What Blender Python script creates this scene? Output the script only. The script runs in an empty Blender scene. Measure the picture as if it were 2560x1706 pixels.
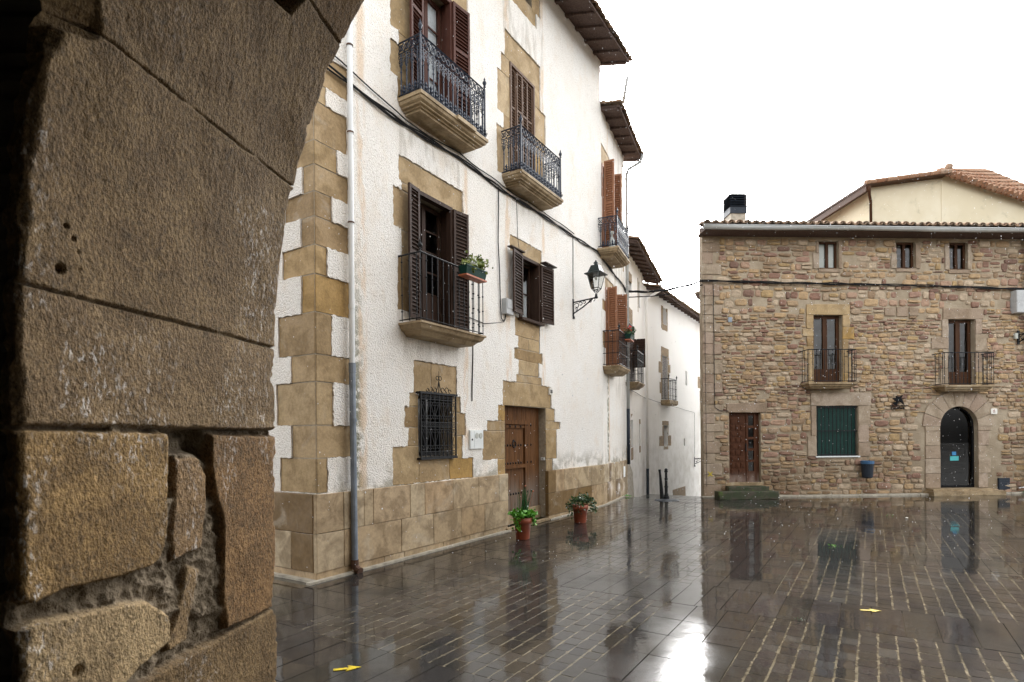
import bpy, math, random
import numpy as np
from mathutils import Vector, Matrix

R = math.radians
rng = random.Random(7)
scene = bpy.context.scene
COL = scene.collection

# ------------------------------------------------------------------ plan of the place (metres)
EYE = 1.75
CORNER = (-2.410, 7.066)                 # near corner of the big white house
DA = (0.53135, 0.84715)                  # its facade direction
ANG_A = math.atan2(DA[1], DA[0])
ANG_B = R(67.0)
OB = (CORNER[0] + 8.8 * DA[0], CORNER[1] + 8.8 * DA[1])
ANG_C = R(68.0)
OC = (3.33, 17.2)
OD = (OC[0] + 4.0 * math.cos(ANG_C), OC[1] + 4.0 * math.sin(ANG_C))
ORB = (5.401, 16.155)
ANG_RB = 0.05


# ------------------------------------------------------------------ mesh builder
class MB:
    def __init__(self):
        self.v = []; self.f = []; self.m = []

    def add(self, vs, fs, mi=0):
        o = len(self.v)
        self.v += [tuple(p) for p in vs]
        for f in fs:
            self.f.append(tuple(i + o for i in f)); self.m.append(mi)

    def box(self, x0, x1, y0, y1, z0, z1, mi=0):
        vs = [(x0, y0, z0), (x1, y0, z0), (x1, y1, z0), (x0, y1, z0), (x0, y0, z1), (x1, y0, z1), (x1, y1, z1), (x0, y1, z1)]
        self.add(vs, [(0, 3, 2, 1), (4, 5, 6, 7), (0, 1, 5, 4), (1, 2, 6, 5), (2, 3, 7, 6), (3, 0, 4, 7)], mi)

    def quad(self, a, b, c, d, mi=0):
        self.add([a, b, c, d], [(0, 1, 2, 3)], mi)

    def block(self, x0, x1, z0, z1, yf, yb, c=0.008, j=0.006, mi=0, n=1):
        """dressed stone seen from -y: chamfered, slightly irregular front"""
        q = lambda: rng.uniform(-j, j)
        per = []
        def side(a, b):
            for i in range(n):
                k = i / n
                per.append((a[0] + (b[0] - a[0]) * k + q(), a[1] + (b[1] - a[1]) * k + q()))
        side((x0, z0), (x1, z0)); side((x1, z0), (x1, z1)); side((x1, z1), (x0, z1)); side((x0, z1), (x0, z0))
        cx, cz = (x0 + x1) / 2, (z0 + z1) / 2
        yf += rng.uniform(-.002, .003)
        N = len(per)
        inn = []
        for (x, z) in per:
            inn.append((x + (c if x < cx else -c), yf, z + (c if z < cz else -c)))
        mid = [(x, yf + c * .7, z) for x, z in per]
        bak = [(x, yb, z) for x, z in per]
        fs = [tuple(range(N))]
        for i in range(N):
            k = (i + 1) % N
            fs.append((N + i, N + k, k, i)); fs.append((2 * N + i, 2 * N + k, N + k, N + i))
        self.add(inn + mid + bak, fs, mi)

    def prism(self, pts, y0, y1, mi=0):
        n = len(pts)
        self.add([(x, y0, z) for x, z in pts] + [(x, y1, z) for x, z in pts],
                 [tuple(range(n)), tuple(range(2 * n - 1, n - 1, -1))] + [(i, n + i, n + (i + 1) % n, (i + 1) % n) for i in range(n)], mi)

    def tube(self, pts, r, n=6, mi=0, closed=False, cap=True):
        P = [Vector(p) for p in pts]; m = len(P)
        rs = r if isinstance(r, (list, tuple)) else [r] * m
        rings = []; up = None
        for i in range(m):
            if closed: t = P[(i + 1) % m] - P[i - 1]
            else: t = P[min(i + 1, m - 1)] - P[max(i - 1, 0)]
            if t.length < 1e-9: t = Vector((0, 0, 1))
            t.normalize()
            if up is None:
                up = Vector((0, 0, 1)) if abs(t.z) < .9 else Vector((1, 0, 0))
            a = t.cross(up)
            if a.length < 1e-6: a = t.cross(Vector((0.3, 1, 0.2)))
            a.normalize(); b = a.cross(t).normalized(); up = b
            rings.append([P[i] + (a * math.cos(2 * math.pi * k / n) + b * math.sin(2 * math.pi * k / n)) * rs[i] for k in range(n)])
        vs = [p for rg in rings for p in rg]; fs = []
        for i in range(m if closed else m - 1):
            i2 = (i + 1) % m
            for k in range(n):
                k2 = (k + 1) % n
                fs.append((i * n + k, i * n + k2, i2 * n + k2, i2 * n + k))
        if cap and not closed:
            fs.append(tuple(range(n - 1, -1, -1))); fs.append(tuple((m - 1) * n + k for k in range(n)))
        self.add(vs, fs, mi)

    def lathe(self, prof, c, n=10, mi=0):
        vs = []; fs = []; m = len(prof)
        for r, z in prof:
            for k in range(n):
                a = 2 * math.pi * k / n
                vs.append((c[0] + r * math.cos(a), c[1] + r * math.sin(a), c[2] + z))
        for i in range(m - 1):
            for k in range(n):
                k2 = (k + 1) % n
                fs.append((i * n + k, i * n + k2, (i + 1) * n + k2, (i + 1) * n + k))
        fs.append(tuple(range(n - 1, -1, -1))); fs.append(tuple((m - 1) * n + k for k in range(n)))
        self.add(vs, fs, mi)

    def ring(self, c, rad, r, ax='y', n=12, k=4, mi=0, a0=0, a1=2 * math.pi, spiral=0.0):
        full = abs(a1 - a0 - 2 * math.pi) < 1e-6 and spiral == 0
        pts = []
        for i in range(n + (0 if full else 1)):
            a = a0 + (a1 - a0) * i / n
            q = rad * (1 - spiral * i / n)
            if ax == 'y': pts.append((c[0] + q * math.cos(a), c[1], c[2] + q * math.sin(a)))
            elif ax == 'x': pts.append((c[0], c[1] + q * math.cos(a), c[2] + q * math.sin(a)))
            else: pts.append((c[0] + q * math.cos(a), c[1] + q * math.sin(a), c[2]))
        self.tube(pts, r, k, mi, closed=full, cap=False)

    def ball(self, c, r, mi=0, sz=1.0):
        self.lathe([(r * math.sin(math.pi * i / 6) + 1e-4, -r * sz * math.cos(math.pi * i / 6)) for i in range(7)], c, 8, mi)

    def xf(self, fn, start=0):
        self.v[start:] = [tuple(fn(p)) for p in self.v[start:]]

    def build(self, name, mats, parent=None, smooth=False):
        me = bpy.data.meshes.new(name)
        me.from_pydata(self.v, [], self.f)
        for mt in (mats if isinstance(mats, (list, tuple)) else [mats]):
            me.materials.append(mt)
        if len(me.materials) > 1:
            me.polygons.foreach_set('material_index', self.m)
        if smooth:
            me.polygons.foreach_set('use_smooth', [True] * len(me.polygons))
        me.update()
        o = bpy.data.objects.new(name, me); COL.objects.link(o)
        if parent is not None: o.parent = parent
        return o


def tag(o, label=None, cat=None, group=None, kind=None):
    if label: o['label'] = label
    if cat: o['category'] = cat
    if group: o['group'] = group
    if kind: o['kind'] = kind
    return o


def thing(name, label, cat, loc=(0, 0, 0), rot=0.0, group=None):
    o = bpy.data.objects.new(name, None); COL.objects.link(o)
    o.empty_display_size = .2
    o.location = loc; o.rotation_euler = (0, 0, rot)
    return tag(o, label, cat, group)


def copy_thing(root, loc, rot, label):
    r = root.copy(); COL.objects.link(r); r.location = loc; r.rotation_euler = (0, 0, rot); r['label'] = label
    for ch in list(root.children):
        c = ch.copy(); COL.objects.link(c); c.parent = r
        for g in list(ch.children):
            d = g.copy(); COL.objects.link(d); d.parent = c
    return r


# ------------------------------------------------------------------ materials
class NT:
    def __init__(self, name):
        self.mat = bpy.data.materials.new(name); self.mat.use_nodes = True
        self.t = self.mat.node_tree; self.t.nodes.clear()
        self.out = self.t.nodes.new('ShaderNodeOutputMaterial')
        self.p = self.t.nodes.new('ShaderNodeBsdfPrincipled')
        self.t.links.new(self.p.outputs[0], self.out.inputs[0])
        self._co = None

    def n(self, typ, **kw):
        nd = self.t.nodes.new(typ)
        for k, v in kw.items(): setattr(nd, k, v)
        return nd

    def L(self, a, b): self.t.links.new(a, b)

    def put(self, sock, v):
        if hasattr(v, 'is_linked') or isinstance(v, bpy.types.NodeSocket): self.L(v, sock)
        else:
            if isinstance(v, tuple) and len(v) == 3 and sock.type == 'RGBA': v = (*v, 1)
            sock.default_value = v

    def co(self, scale=(1, 1, 1), rot=(0, 0, 0)):
        if self._co is None: self._co = self.n('ShaderNodeTexCoord').outputs['Object']
        if scale == (1, 1, 1) and rot == (0, 0, 0): return self._co
        m = self.n('ShaderNodeMapping'); m.inputs['Scale'].default_value = scale; m.inputs['Rotation'].default_value = rot
        self.L(self._co, m.inputs['Vector']); return m.outputs[0]

    def noise(self, scale, detail=4, rough=.55, vec=None, dist=0, col=False):
        nd = self.n('ShaderNodeTexNoise'); nd.inputs['Scale'].default_value = scale; nd.inputs['Detail'].default_value = detail
        nd.inputs['Roughness'].default_value = rough; nd.inputs['Distortion'].default_value = dist
        self.L(vec if vec is not None else self.co(), nd.inputs['Vector'])
        return nd.outputs['Color' if col else 'Fac']

    def vor(self, scale, vec=None, feature='F1', out='Distance', rnd=1.0):
        nd = self.n('ShaderNodeTexVoronoi', feature=feature); nd.inputs['Scale'].default_value = scale
        nd.inputs['Randomness'].default_value = rnd
        self.L(vec if vec is not None else self.co(), nd.inputs['Vector'])
        return nd.outputs[out]

    def ramp(self, fac, stops, mode='LINEAR'):
        nd = self.n('ShaderNodeValToRGB'); nd.color_ramp.interpolation = mode
        e = nd.color_ramp.elements
        while len(e) < len(stops): e.new(.5)
        for i, (p, c) in enumerate(stops):
            e[i].position = p
            if not isinstance(c, tuple): c = (c, c, c)
            e[i].color = (*c, 1)
        self.L(fac, nd.inputs[0]); return nd.outputs[0]

    def mix(self, fac, a, b, mode='MIX'):
        nd = self.n('ShaderNodeMix', data_type='RGBA', blend_type=mode)
        self.put(nd.inputs[0], fac); self.put(nd.inputs[6], a); self.put(nd.inputs[7], b)
        return nd.outputs[2]

    def math(self, op, a, b=0.0, clamp=False):
        nd = self.n('ShaderNodeMath', operation=op, use_clamp=clamp)
        self.put(nd.inputs[0], a); self.put(nd.inputs[1], b); return nd.outputs[0]

    def rng(self, v, a, b, c=0.0, d=1.0):
        nd = self.n('ShaderNodeMapRange'); nd.interpolation_type = 'SMOOTHSTEP'
        for i, q in enumerate((v, a, b, c, d)): self.put(nd.inputs[i], q)
        return nd.outputs[0]

    def xyz(self):
        s = self.n('ShaderNodeSeparateXYZ'); self.L(self.co(), s.inputs[0]); return s.outputs

    def island(self): return self.n('ShaderNodeNewGeometry').outputs['Random Per Island']

    def bump(self, h, strength=.5, dist=.01, nrm=None):
        nd = self.n('ShaderNodeBump'); nd.inputs['Strength'].default_value = strength; nd.inputs['Distance'].default_value = dist
        self.L(h, nd.inputs['Height'])
        if nrm is not None: self.L(nrm, nd.inputs['Normal'])
        return nd.outputs[0]

    def set(self, **kw):
        mp = dict(color='Base Color', rough='Roughness', metal='Metallic', normal='Normal', spec='Specular IOR Level', coat='Coat Weight',
                  coatr='Coat Roughness', coatn='Coat Normal', coatior='Coat IOR', trans='Transmission Weight', alpha='Alpha', ior='IOR',
                  sss='Subsurface Weight')
        for k, v in kw.items(): self.put(self.p.inputs[mp[k]], v)
        return self.mat


def flat(name, col, rough=.6, metal=0.0, var=.15, scale=8, bump=0.0, spec=.5):
    t = NT(name)
    n = t.noise(scale, 5)
    d = tuple(max(0, c * (1 - var)) for c in col); u = tuple(c * (1 + var) for c in col)
    c = t.ramp(n, [(.3, d), (.7, u)])
    kw = dict(color=c, rough=rough, metal=metal, spec=spec)
    if bump: kw['normal'] = t.bump(t.noise(scale * 12, 3), bump, .004)
    return t.set(**kw)


M = {}


def dressed_stone(name, stops, dirt=.35, bump=.35, wet=.6):
    t = NT(name)
    c = t.ramp(t.island(), stops)
    n1 = t.noise(3.2, 6, .6, dist=.6)
    n2 = t.noise(26, 4)
    c = t.mix(t.math('MULTIPLY', t.rng(n1, .42, .62), dirt), c, (.115, .075, .036))
    c = t.mix(t.math('MULTIPLY', t.rng(t.noise(1.9, 5, .6, dist=1.2), .56, .72), .45), c, (.43, .37, .28))
    c = t.mix(.30, c, t.ramp(n2, [(.3, .25), (.7, .75)]), 'OVERLAY')
    h = t.math('ADD', t.noise(45, 5), t.math('MULTIPLY', t.noise(9, 4), 1.6))
    return t.set(color=c, rough=t.rng(n1, .3, .7, wet, .85), normal=t.bump(h, bump, .012), spec=.4)


def make_materials():
    # roughcast render
    t = NT('roughcast')
    big = t.noise(1.1, 4, .55)
    c = t.mix(t.rng(big, .35, .7), (.88, .845, .785), (.90, .88, .835))
    peach = t.math('MULTIPLY', t.rng(t.noise(2.3, 5, .65, vec=t.co((1, 1, .6))), .5, .75), .38)
    c = t.mix(peach, c, (.74, .60, .44))
    X = t.xyz()
    low = t.math('MULTIPLY', t.rng(X[2], 1.02, 1.55, 1.0, 0.0), t.rng(t.noise(3.5, 5), .42, .62))
    c = t.mix(t.math('MULTIPLY', low, .75), c, (.27, .25, .19))
    moss = t.math('MULTIPLY', t.math('MULTIPLY', t.rng(X[0], .50, .60, 0, 1), t.rng(X[0], .66, .80, 1, 0)),
                  t.math('MULTIPLY', t.rng(X[2], 5.2, 2.0, 0, 1), t.rng(t.noise(9, 4), .42, .56)))
    c = t.mix(t.math('MULTIPLY', moss, .8), c, (.11, .12, .055))
    def strip(a, b):
        return t.math('MULTIPLY', t.rng(X[0], a - .06, a + .02, 0, 1), t.rng(X[0], b - .02, b + .06, 1, 0))
    st = t.math('ADD', t.math('ADD', strip(4.34, 4.48), strip(5.74, 5.83)), t.math('ADD', strip(3.03, 3.11), strip(.70, .80)))
    c = t.mix(t.math('MULTIPLY', t.math('MULTIPLY', st, t.rng(t.noise(6, 4, vec=t.co((1, 1, .3))), .4, .6)), .55), c, (.72, .50, .29))
    stn = t.math('ADD', t.math('MULTIPLY', strip(1.5, 3.0), t.rng(X[2], 2.5, 3.3, 0, 1)), t.math('MULTIPLY', strip(4.3, 5.8), t.rng(X[2], 5.75, 6.5, 0, 1)))
    stn = t.math('MULTIPLY', t.math('MULTIPLY', stn, t.rng(X[2], 3.38, 3.42, 1, 1)), t.rng(t.noise(7, 5, .6, vec=t.co((1, 1, .18))), .45, .62))
    c = t.mix(t.math('MULTIPLY', stn, .38), c, (.36, .32, .25))
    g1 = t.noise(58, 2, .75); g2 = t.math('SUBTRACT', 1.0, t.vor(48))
    grain_shade = t.rng(t.noise(62, 2, .6), .56, .68)  # dark specks put the shading of the roughcast grain into the colour
    c = t.mix(t.math('MULTIPLY', grain_shade, .55), c, (.44, .385, .315))
    h = t.math('ADD', g1, t.math('MULTIPLY', g2, .55))
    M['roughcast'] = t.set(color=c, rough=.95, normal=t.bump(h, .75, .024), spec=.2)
    # smooth lime render for the alley
    t = NT('limewash')
    c = t.mix(t.rng(t.noise(.8, 5, .6), .35, .7), (.88, .87, .85), (.90, .895, .88))
    X = t.xyz()
    c = t.mix(t.math('MULTIPLY', t.rng(X[2], 3.4, .2, 0, 1), t.rng(t.noise(2.2, 5, .65), .34, .7)), c, (.70, .685, .65))
    c = t.mix(t.math('MULTIPLY', t.rng(t.noise(2.6, 4, vec=t.co((2, 2, .25))), .6, .75), .3), c, (.55, .50, .42))
    M['limewash'] = t.set(color=c, rough=.9, normal=t.bump(t.noise(30, 4), .35, .01), spec=.2)
    t = NT('yellow_render')
    c = t.mix(t.rng(t.noise(.9, 5, .6), .35, .7), (.60, .53, .38), (.66, .60, .46))
    c = t.mix(t.math('MULTIPLY', t.rng(t.noise(1.3, 6, .7, dist=1), .56, .74), .7), c, (.36, .33, .22))
    M['yellow_render'] = t.set(color=c, rough=.9)
    sand = [(0, (0.336, 0.228, 0.110)), (.16, (0.429, 0.308, 0.163)), (.3, (0.232, 0.142, 0.050)), (.45, (0.464, 0.348, 0.200)), (.62, (0.360, 0.251, 0.121)), (.75, (0.383, 0.234, 0.068)), (.88, (0.441, 0.325, 0.179)), (1, (0.383, 0.268, 0.137))]
    M['sandstone'] = dressed_stone('sandstone', sand)
    M['plinth'] = dressed_stone('plinth_stone', [(0, (.37, .27, .155)), (.2, (.47, .37, .235)), (.4, (.40, .285, .16)),
                                                 (.6, (.50, .405, .27)), (.78, (.42, .29, .16)), (1, (.48, .385, .25))], .5, .18, .35)
    M['plinth_dark'] = dressed_stone('wet_brown_plinth', [(0, (.165, .098, .034)), (.5, (.20, .125, .047)), (1, (.15, .09, .035))], .3, .15, .3)
    M['slabstone'] = dressed_stone('slab_stone', [(0, (.29, .21, .115)), (.5, (.34, .255, .15)), (1, (.26, .19, .10))], .55, .3)
    M['greystone'] = dressed_stone('grey_tan_stone', [(0, (.33, .26, .185)), (.3, (.37, .295, .215)), (.6, (.29, .215, .15)), (.8, (.34, .25, .185)), (1, (.38, .31, .235))], .35, .5)
    M['mortar'] = flat('mortar', (.33, .28, .205), .95, var=.25, scale=14, bump=.6)
    M['palestone'] = flat('pale_base_stone', (.36, .325, .26), .7, var=.3, scale=9, bump=.4)
    M['alleystone'] = flat('alley_stone', (.27, .195, .115), .85, var=.3, scale=7, bump=.4)
    # rubble masonry
    t = NT('rubble')
    c = t.ramp(t.island(), [(0, (0.371, 0.262, 0.158)), (.09, (0.420, 0.292, 0.166)), (.18, (0.288, 0.200, 0.125)), (.27, (0.387, 0.257, 0.179)), (.36, (0.437, 0.345, 0.246)),
                            (.45, (0.242, 0.141, 0.101)), (.53, (0.437, 0.304, 0.179)), (.61, (0.346, 0.257, 0.175)), (.69, (0.321, 0.200, 0.146)), (.77, (0.479, 0.378, 0.270)),
                            (.86, (0.197, 0.121, 0.090)), (.92, (0.396, 0.278, 0.142))], 'CONSTANT')
    n = t.noise(7, 6, .65)
    c = t.mix(.55, c, t.ramp(n, [(.25, .2), (.75, .78)]), 'OVERLAY')
    X = t.xyz()
    damp = t.math('MULTIPLY', t.rng(X[2], 2.3, .3, 0, 1), t.rng(t.noise(1.2, 5), .3, .6))
    c = t.mix(t.math('MULTIPLY', damp, .55), c, (.13, .085, .042))
    M['rubble'] = t.set(color=c, rough=.85, normal=t.bump(t.math('ADD', t.noise(22, 5), t.noise(60, 3)), .7, .018), spec=.3)
    t = NT('rubble_mortar')
    c = t.mix(t.rng(t.noise(2.5, 5), .35, .65), (.29, .232, .16), (.38, .315, .228))
    X = t.xyz()
    damp = t.math('MULTIPLY', t.rng(X[2], 2.0, .2, 0, 1), t.rng(t.noise(1.4, 5), .3, .6))
    c = t.mix(t.math('MULTIPLY', damp, .5), c, (.15, .11, .06))
    M['rubble_mortar'] = t.set(color=c, rough=.95, normal=t.bump(t.noise(28, 5), .8, .02))
    # archway stone
    t = NT('arch_stone')
    at = t.n('ShaderNodeAttribute'); at.attribute_name = 'tone'
    mo = t.n('ShaderNodeAttribute'); mo.attribute_name = 'mort'
    wh = t.n('ShaderNodeAttribute'); wh.attribute_name = 'lime'
    c = t.ramp(at.outputs['Fac'], [(0, (0.208, 0.128, 0.052)), (.2, (0.224, 0.142, 0.058)), (.30, (0.162, 0.108, 0.052)), (.42, (0.177, 0.120, 0.062)), (.58, (0.185, 0.108, 0.047)), (.8, (0.308, 0.223, 0.120)), (1, (0.201, 0.120, 0.058))])
    n = t.noise(6, 6, .62, dist=.4)
    c = t.mix(t.rng(n, .36, .66), t.mix(.5, c, (.075, .046, .022)), c)
    sp = t.noise(88, 4, .65, vec=t.co((1, 1, .75)), dist=.6)
    c = t.mix(.75, c, t.ramp(sp, [(.30, .12), (.70, .88)]), 'OVERLAY')
    c = t.mix(t.math('MULTIPLY', t.rng(t.noise(20, 5, .7), .56, .66), .6), c, (.052, .036, .02))
    w = t.math('MULTIPLY', t.math('MULTIPLY', t.rng(t.noise(58, 5, .68, vec=t.co((1, 1, .5)), dist=.6), .53, .65), wh.outputs['Fac']), .8)
    c = t.mix(w, c, (.62, .59, .55))
    c = t.mix(mo.outputs['Fac'], c, t.ramp(t.noise(24, 5), [(.3, (.085, .062, .038)), (.7, (.22, .175, .12))]))
    h = t.math('ADD', t.noise(150, 3, .65, vec=t.co((1, 1, .7))), t.math('MULTIPLY', t.noise(60, 4, .6, vec=t.co((1, 1, .7)), dist=.5), 1.1))
    M['arch'] = t.set(color=c, rough=.88, normal=t.bump(h, 1.0, .009), spec=.2)
    M['arch_shade'] = flat('shade_dark_stone', (.035, .027, .02), .95, var=.35, scale=5, bump=.4)  # shaded copy of the arch stone: arcade darkness is put into its colour
    # wet paving
    def wet(name, base, jit=.0):
        t = NT(name)
        n = t.noise(2.6, 6, .6)
        c = base(t)
        c = t.mix(.5, c, t.ramp(t.noise(38, 4), [(.25, .2), (.75, .8)]), 'OVERLAY')
        c = t.mix(t.math('MULTIPLY', t.rng(n, .45, .7), .45), c, (.030, .026, .021))
        pud = t.rng(t.noise(.55, 4, .55), .38, .60)
        rip = t.noise(3.4, 3, .5, vec=t.co((1, 1.0, 1)))
        fine = t.noise(36, 3, .6)
        vr = t.n('ShaderNodeTexVoronoi', feature='F1'); vr.inputs['Scale'].default_value = 2.3
        t.L(t.co(), vr.inputs['Vector'])
        wav = t.math('SINE', t.math('MULTIPLY', vr.outputs['Distance'], 150.0))
        wav = t.math('MULTIPLY', wav, t.math('MULTIPLY', t.rng(vr.outputs['Distance'], .02, .17, 1, 0), t.rng(t.n('ShaderNodeSeparateColor').outputs[0], 0, 1, 1, 1)))
        h = t.math('ADD', rip, t.math('MULTIPLY', fine, t.rng(pud, 0, 1, .16, .035)))
        h = t.math('ADD', h, t.math('MULTIPLY', wav, .035))
        cn = t.bump(h, .32, .0055)
        bn = t.bump(t.noise(60, 4), .4, .006)
        return t.set(color=c, rough=.5, normal=bn, coat=t.rng(t.noise(1.1, 5, .6), .30, .52, .62, 1.0), coatr=t.rng(pud, 0, 1, .13, .035), coatn=cn, coatior=1.55, spec=0.0)
    M['setts'] = wet('wet_setts', lambda t: t.ramp(t.island(), [(0, (0.032, 0.029, 0.026)), (.3, (0.023, 0.022, 0.020)), (.55, (0.041, 0.037, 0.034)), (.8, (0.019, 0.018, 0.019)),
                                                               (.93, (0.039, 0.037, 0.036)), (1, (0.052, 0.050, 0.045))]))
    M['slabs'] = wet('wet_slabs', lambda t: t.ramp(t.island(), [(0, (0.022, 0.022, 0.020)), (.5, (0.030, 0.028, 0.026)), (.9, (0.025, 0.023, 0.022)), (1, (0.037, 0.034, 0.034))]))
    M['joints'] = wet('wet_joint_sand', lambda t: t.ramp(t.noise(7, 6, .65), [(.36, (.045, .038, .027)), (.53, (.13, .11, .075)), (.78, (.25, .213, .148))]))
    M['ground'] = wet('wet_ground', lambda t: t.ramp(t.noise(3, 5), [(.3, (.035, .030, .022)), (.7, (.075, .062, .042))]))
    # wood, iron, paint
    def wood(name, dark, light, sc=1.0, rough=.55, worn=None):
        t = NT(name)
        g = t.noise(14 * sc, 6, .65, vec=t.co((3.2, 3.2, .22)), dist=.4)
        c = t.ramp(g, [(.28, dark), (.72, light)])
        if worn:
            X = t.xyz()
            c = t.mix(t.math('MULTIPLY', t.rng(X[2], worn[0], worn[1], 0, 1), t.rng(t.noise(4, 5, vec=t.co((2, 2, .4))), .3, .62)), c, worn[2])
        return t.set(color=c, rough=rough, normal=t.bump(g, .4, .006), spec=.15)
    M['darkwood'] = wood('dark_shutter_wood', (.024, .013, .009), (.060, .034, .023))
    M['redwood'] = wood('red_brown_shutter_wood', (.050, .019, .013), (.105, .043, .030))
    M['orangewood'] = wood('orange_brown_shutter_wood', (.21, .093, .048), (.33, .16, .09))
    M['greywood'] = wood('weathered_shutter_wood', (.07, .042, .028), (.20, .125, .085))
    M['doorwood'] = wood('old_door_wood', (.05, .021, .008), (.19, .085, .03), 1.0, .55, (1.15, .55, (.17, .13, .10)))
    M['framewood'] = wood('door_frame_wood', (.034, .014, .006), (.080, .034, .014))
    M['panelwood'] = wood('panel_door_wood', (.045, .016, .007), (.105, .040, .018), 1.0, .55, (.75, .45, (.22, .165, .135)))
    M['eaves'] = wood('eaves_boards', (0.060, 0.040, 0.035), (0.145, 0.102, 0.085), .6, .8)
    M['iron'] = flat('black_iron', (.010, .011, .013), .45, 0, .3, 30, spec=.25)
    M['blueiron'] = flat('blue_black_iron', (.016, .024, .042), .4, 0, .4, 22, spec=.4)
    M['greypaint'] = flat('grey_paint', (.42, .43, .43), .5, spec=.3)
    M['pipewhite'] = flat('white_pipe', (.72, .74, .74), .35, var=.06, scale=3)
    M['pipeiron'] = flat('grey_iron_pipe', (.20, .235, .28), .45, .2, .25, 6)
    M['rust'] = flat('rust_collar', (.085, .042, .025), .8, 0, .4, 20)
    M['gutter'] = flat('zinc_gutter', (.42, .43, .42), .5, 0, .12, 4, spec=.3)
    M['whitebox'] = flat('white_cabinet', (.74, .77, .76), .4, var=.04)
    M['cable'] = flat('black_cable', (.012, .012, .013), .6, spec=.2)
    M['dark'] = flat('painted_room_dark', (.010, .009, .008), .9, spec=0.0)  # near-black colour standing in for the shade of a room
    M['lampgreen'] = flat('lantern_green_black', (.012, .020, .019), .4, 0, spec=.35)
    M['slate'] = flat('dark_vent', (.018, .025, .036), .5, 0, spec=.25)
    t = NT('yellow_paint')
    M['yellow'] = t.set(color=t.mix(t.rng(t.noise(60, 5, .7), .50, .62), (.56, .42, .012), (.12, .10, .04)), rough=.4)
    M['black'] = flat('black_sign', (.006, .006, .007), .7, 0, spec=.15)
    M['curtain'] = flat('lace_curtain', (.70, .72, .74), .9, var=.12, scale=26)
    M['blind'] = flat('pale_blind', (.46, .47, .43), .8, var=.05)
    M['green_shutter'] = flat('green_roller', (.013, .052, .043), .5, 0, .15, 5, spec=.2)
    M['blue'] = flat('blue_plastic', (.03, .10, .21), .4)
    M['teal'] = flat('teal_sticker', (.05, .40, .42), .5)
    M['bluesticker'] = flat('blue_sticker', (.02, .19, .42), .5)
    M['steel'] = flat('steel', (.55, .55, .55), .25, .9, .05)
    M['plate'] = flat('ceramic_plate', (.72, .70, .64), .3, var=.04)
    M['redpaint'] = flat('red_digit', (.25, .04, .03), .5)
    M['terracotta'] = flat('wet_terracotta', (.30, .075, .035), .4, 0, .25, 9, .3)
    M['soil'] = flat('soil', (.03, .022, .015), .95)
    M['boxgreen'] = flat('green_planter', (.007, .038, .028), .5, spec=.2)
    M['trayred'] = flat('terracotta_tray', (.42, .12, .05), .5)
    M['redflower'] = flat('red_petal', (.75, .02, .02), .5)
    M['whiteflower'] = flat('white_petal', (.8, .8, .76), .6)
    M['sleet'] = flat('wet_snow', (.90, .91, .93), .6, var=.02)
    M['glasspot'] = flat('pale_bottle', (.55, .58, .55), .2, var=.1)
    def leaf(name, a, b, rough=.4):
        t = NT(name)
        c = t.ramp(t.island(), [(0, a), (1, b)])
        return t.set(color=c, rough=rough, spec=.5)
    M['leaf'] = leaf('bright_leaf', (.045, .20, .012), (.14, .40, .03))
    M['darkleaf'] = leaf('dark_leaf', (.012, .045, .016), (.07, .14, .045), .3)
    M['oliveleaf'] = leaf('olive_leaf', (.07, .13, .02), (.26, .29, .06))
    M['chive'] = leaf('chive', (.018, .085, .028), (.045, .15, .05))
    t = NT('moss_stone')
    c = t.mix(t.rng(t.noise(9, 5), .34, .58), (.06, .048, .03), (.022, .034, .007))
    c = t.mix(t.rng(t.noise(4, 4), .6, .7), c, (.06, .10, .012))
    M['moss'] = t.set(color=c, rough=.6, normal=t.bump(t.noise(40, 4), .7, .015))
    # tiles
    def tile(name, stops):
        t = NT(name)
        c = t.ramp(t.island(), stops)
        c = t.mix(t.math('MULTIPLY', t.rng(t.noise(9, 5), .5, .65), .6), c, (.085, .075, .06))
        c = t.mix(t.math('MULTIPLY', t.rng(t.noise(15, 4), .58, .68), .45), c, (.42, .38, .30))
        return t.set(color=c, rough=.8, normal=t.bump(t.noise(50, 3), .3, .005), spec=.05)
    M['tile'] = tile('weathered_tile', [(0, (.20, .15, .11)), (.3, (.30, .19, .12)), (.55, (.16, .13, .10)), (.75, (.36, .25, .17)), (1, (.24, .15, .10))])
    M['redtile'] = tile('orange_tile', [(0, (.27, .135, .075)), (.4, (.33, .21, .14)), (.7, (.24, .11, .06)), (1, (.36, .27, .20))])
    # thin glass
    t = NT('window_glass')
    t.t.nodes.remove(t.p)
    tr = t.n('ShaderNodeBsdfTransparent'); tr.inputs[0].default_value = (.93, .95, .95, 1)
    gl = t.n('ShaderNodeBsdfGlossy'); gl.inputs['Roughness'].default_value = .02
    fr = t.n('ShaderNodeFresnel'); fr.inputs['IOR'].default_value = 1.55
    mx = t.n('ShaderNodeMixShader'); t.L(fr.outputs[0], mx.inputs[0]); t.L(tr.outputs[0], mx.inputs[1]); t.L(gl.outputs[0], mx.inputs[2])
    t.L(mx.outputs[0], t.out.inputs[0]); M['glass'] = t.mat


make_materials()


# ------------------------------------------------------------------ building helpers (local frame: x along wall, y into house, z up)
def inside(x, z, rects):
    for a, b, c, d in rects:
        if a < x < b and c < z < d: return True
    return False


def lines(lo, hi, cuts, step):
    s = sorted(set([lo, hi] + [round(c, 4) for c in cuts if lo < c < hi]))
    o = [s[0]]
    for a, b in zip(s, s[1:]):
        if b - a < 1e-4: continue
        n = max(1, int(math.ceil((b - a) / step)))
        o += [a + (b - a) * i / n for i in range(1, n + 1)]
    return o


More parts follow.
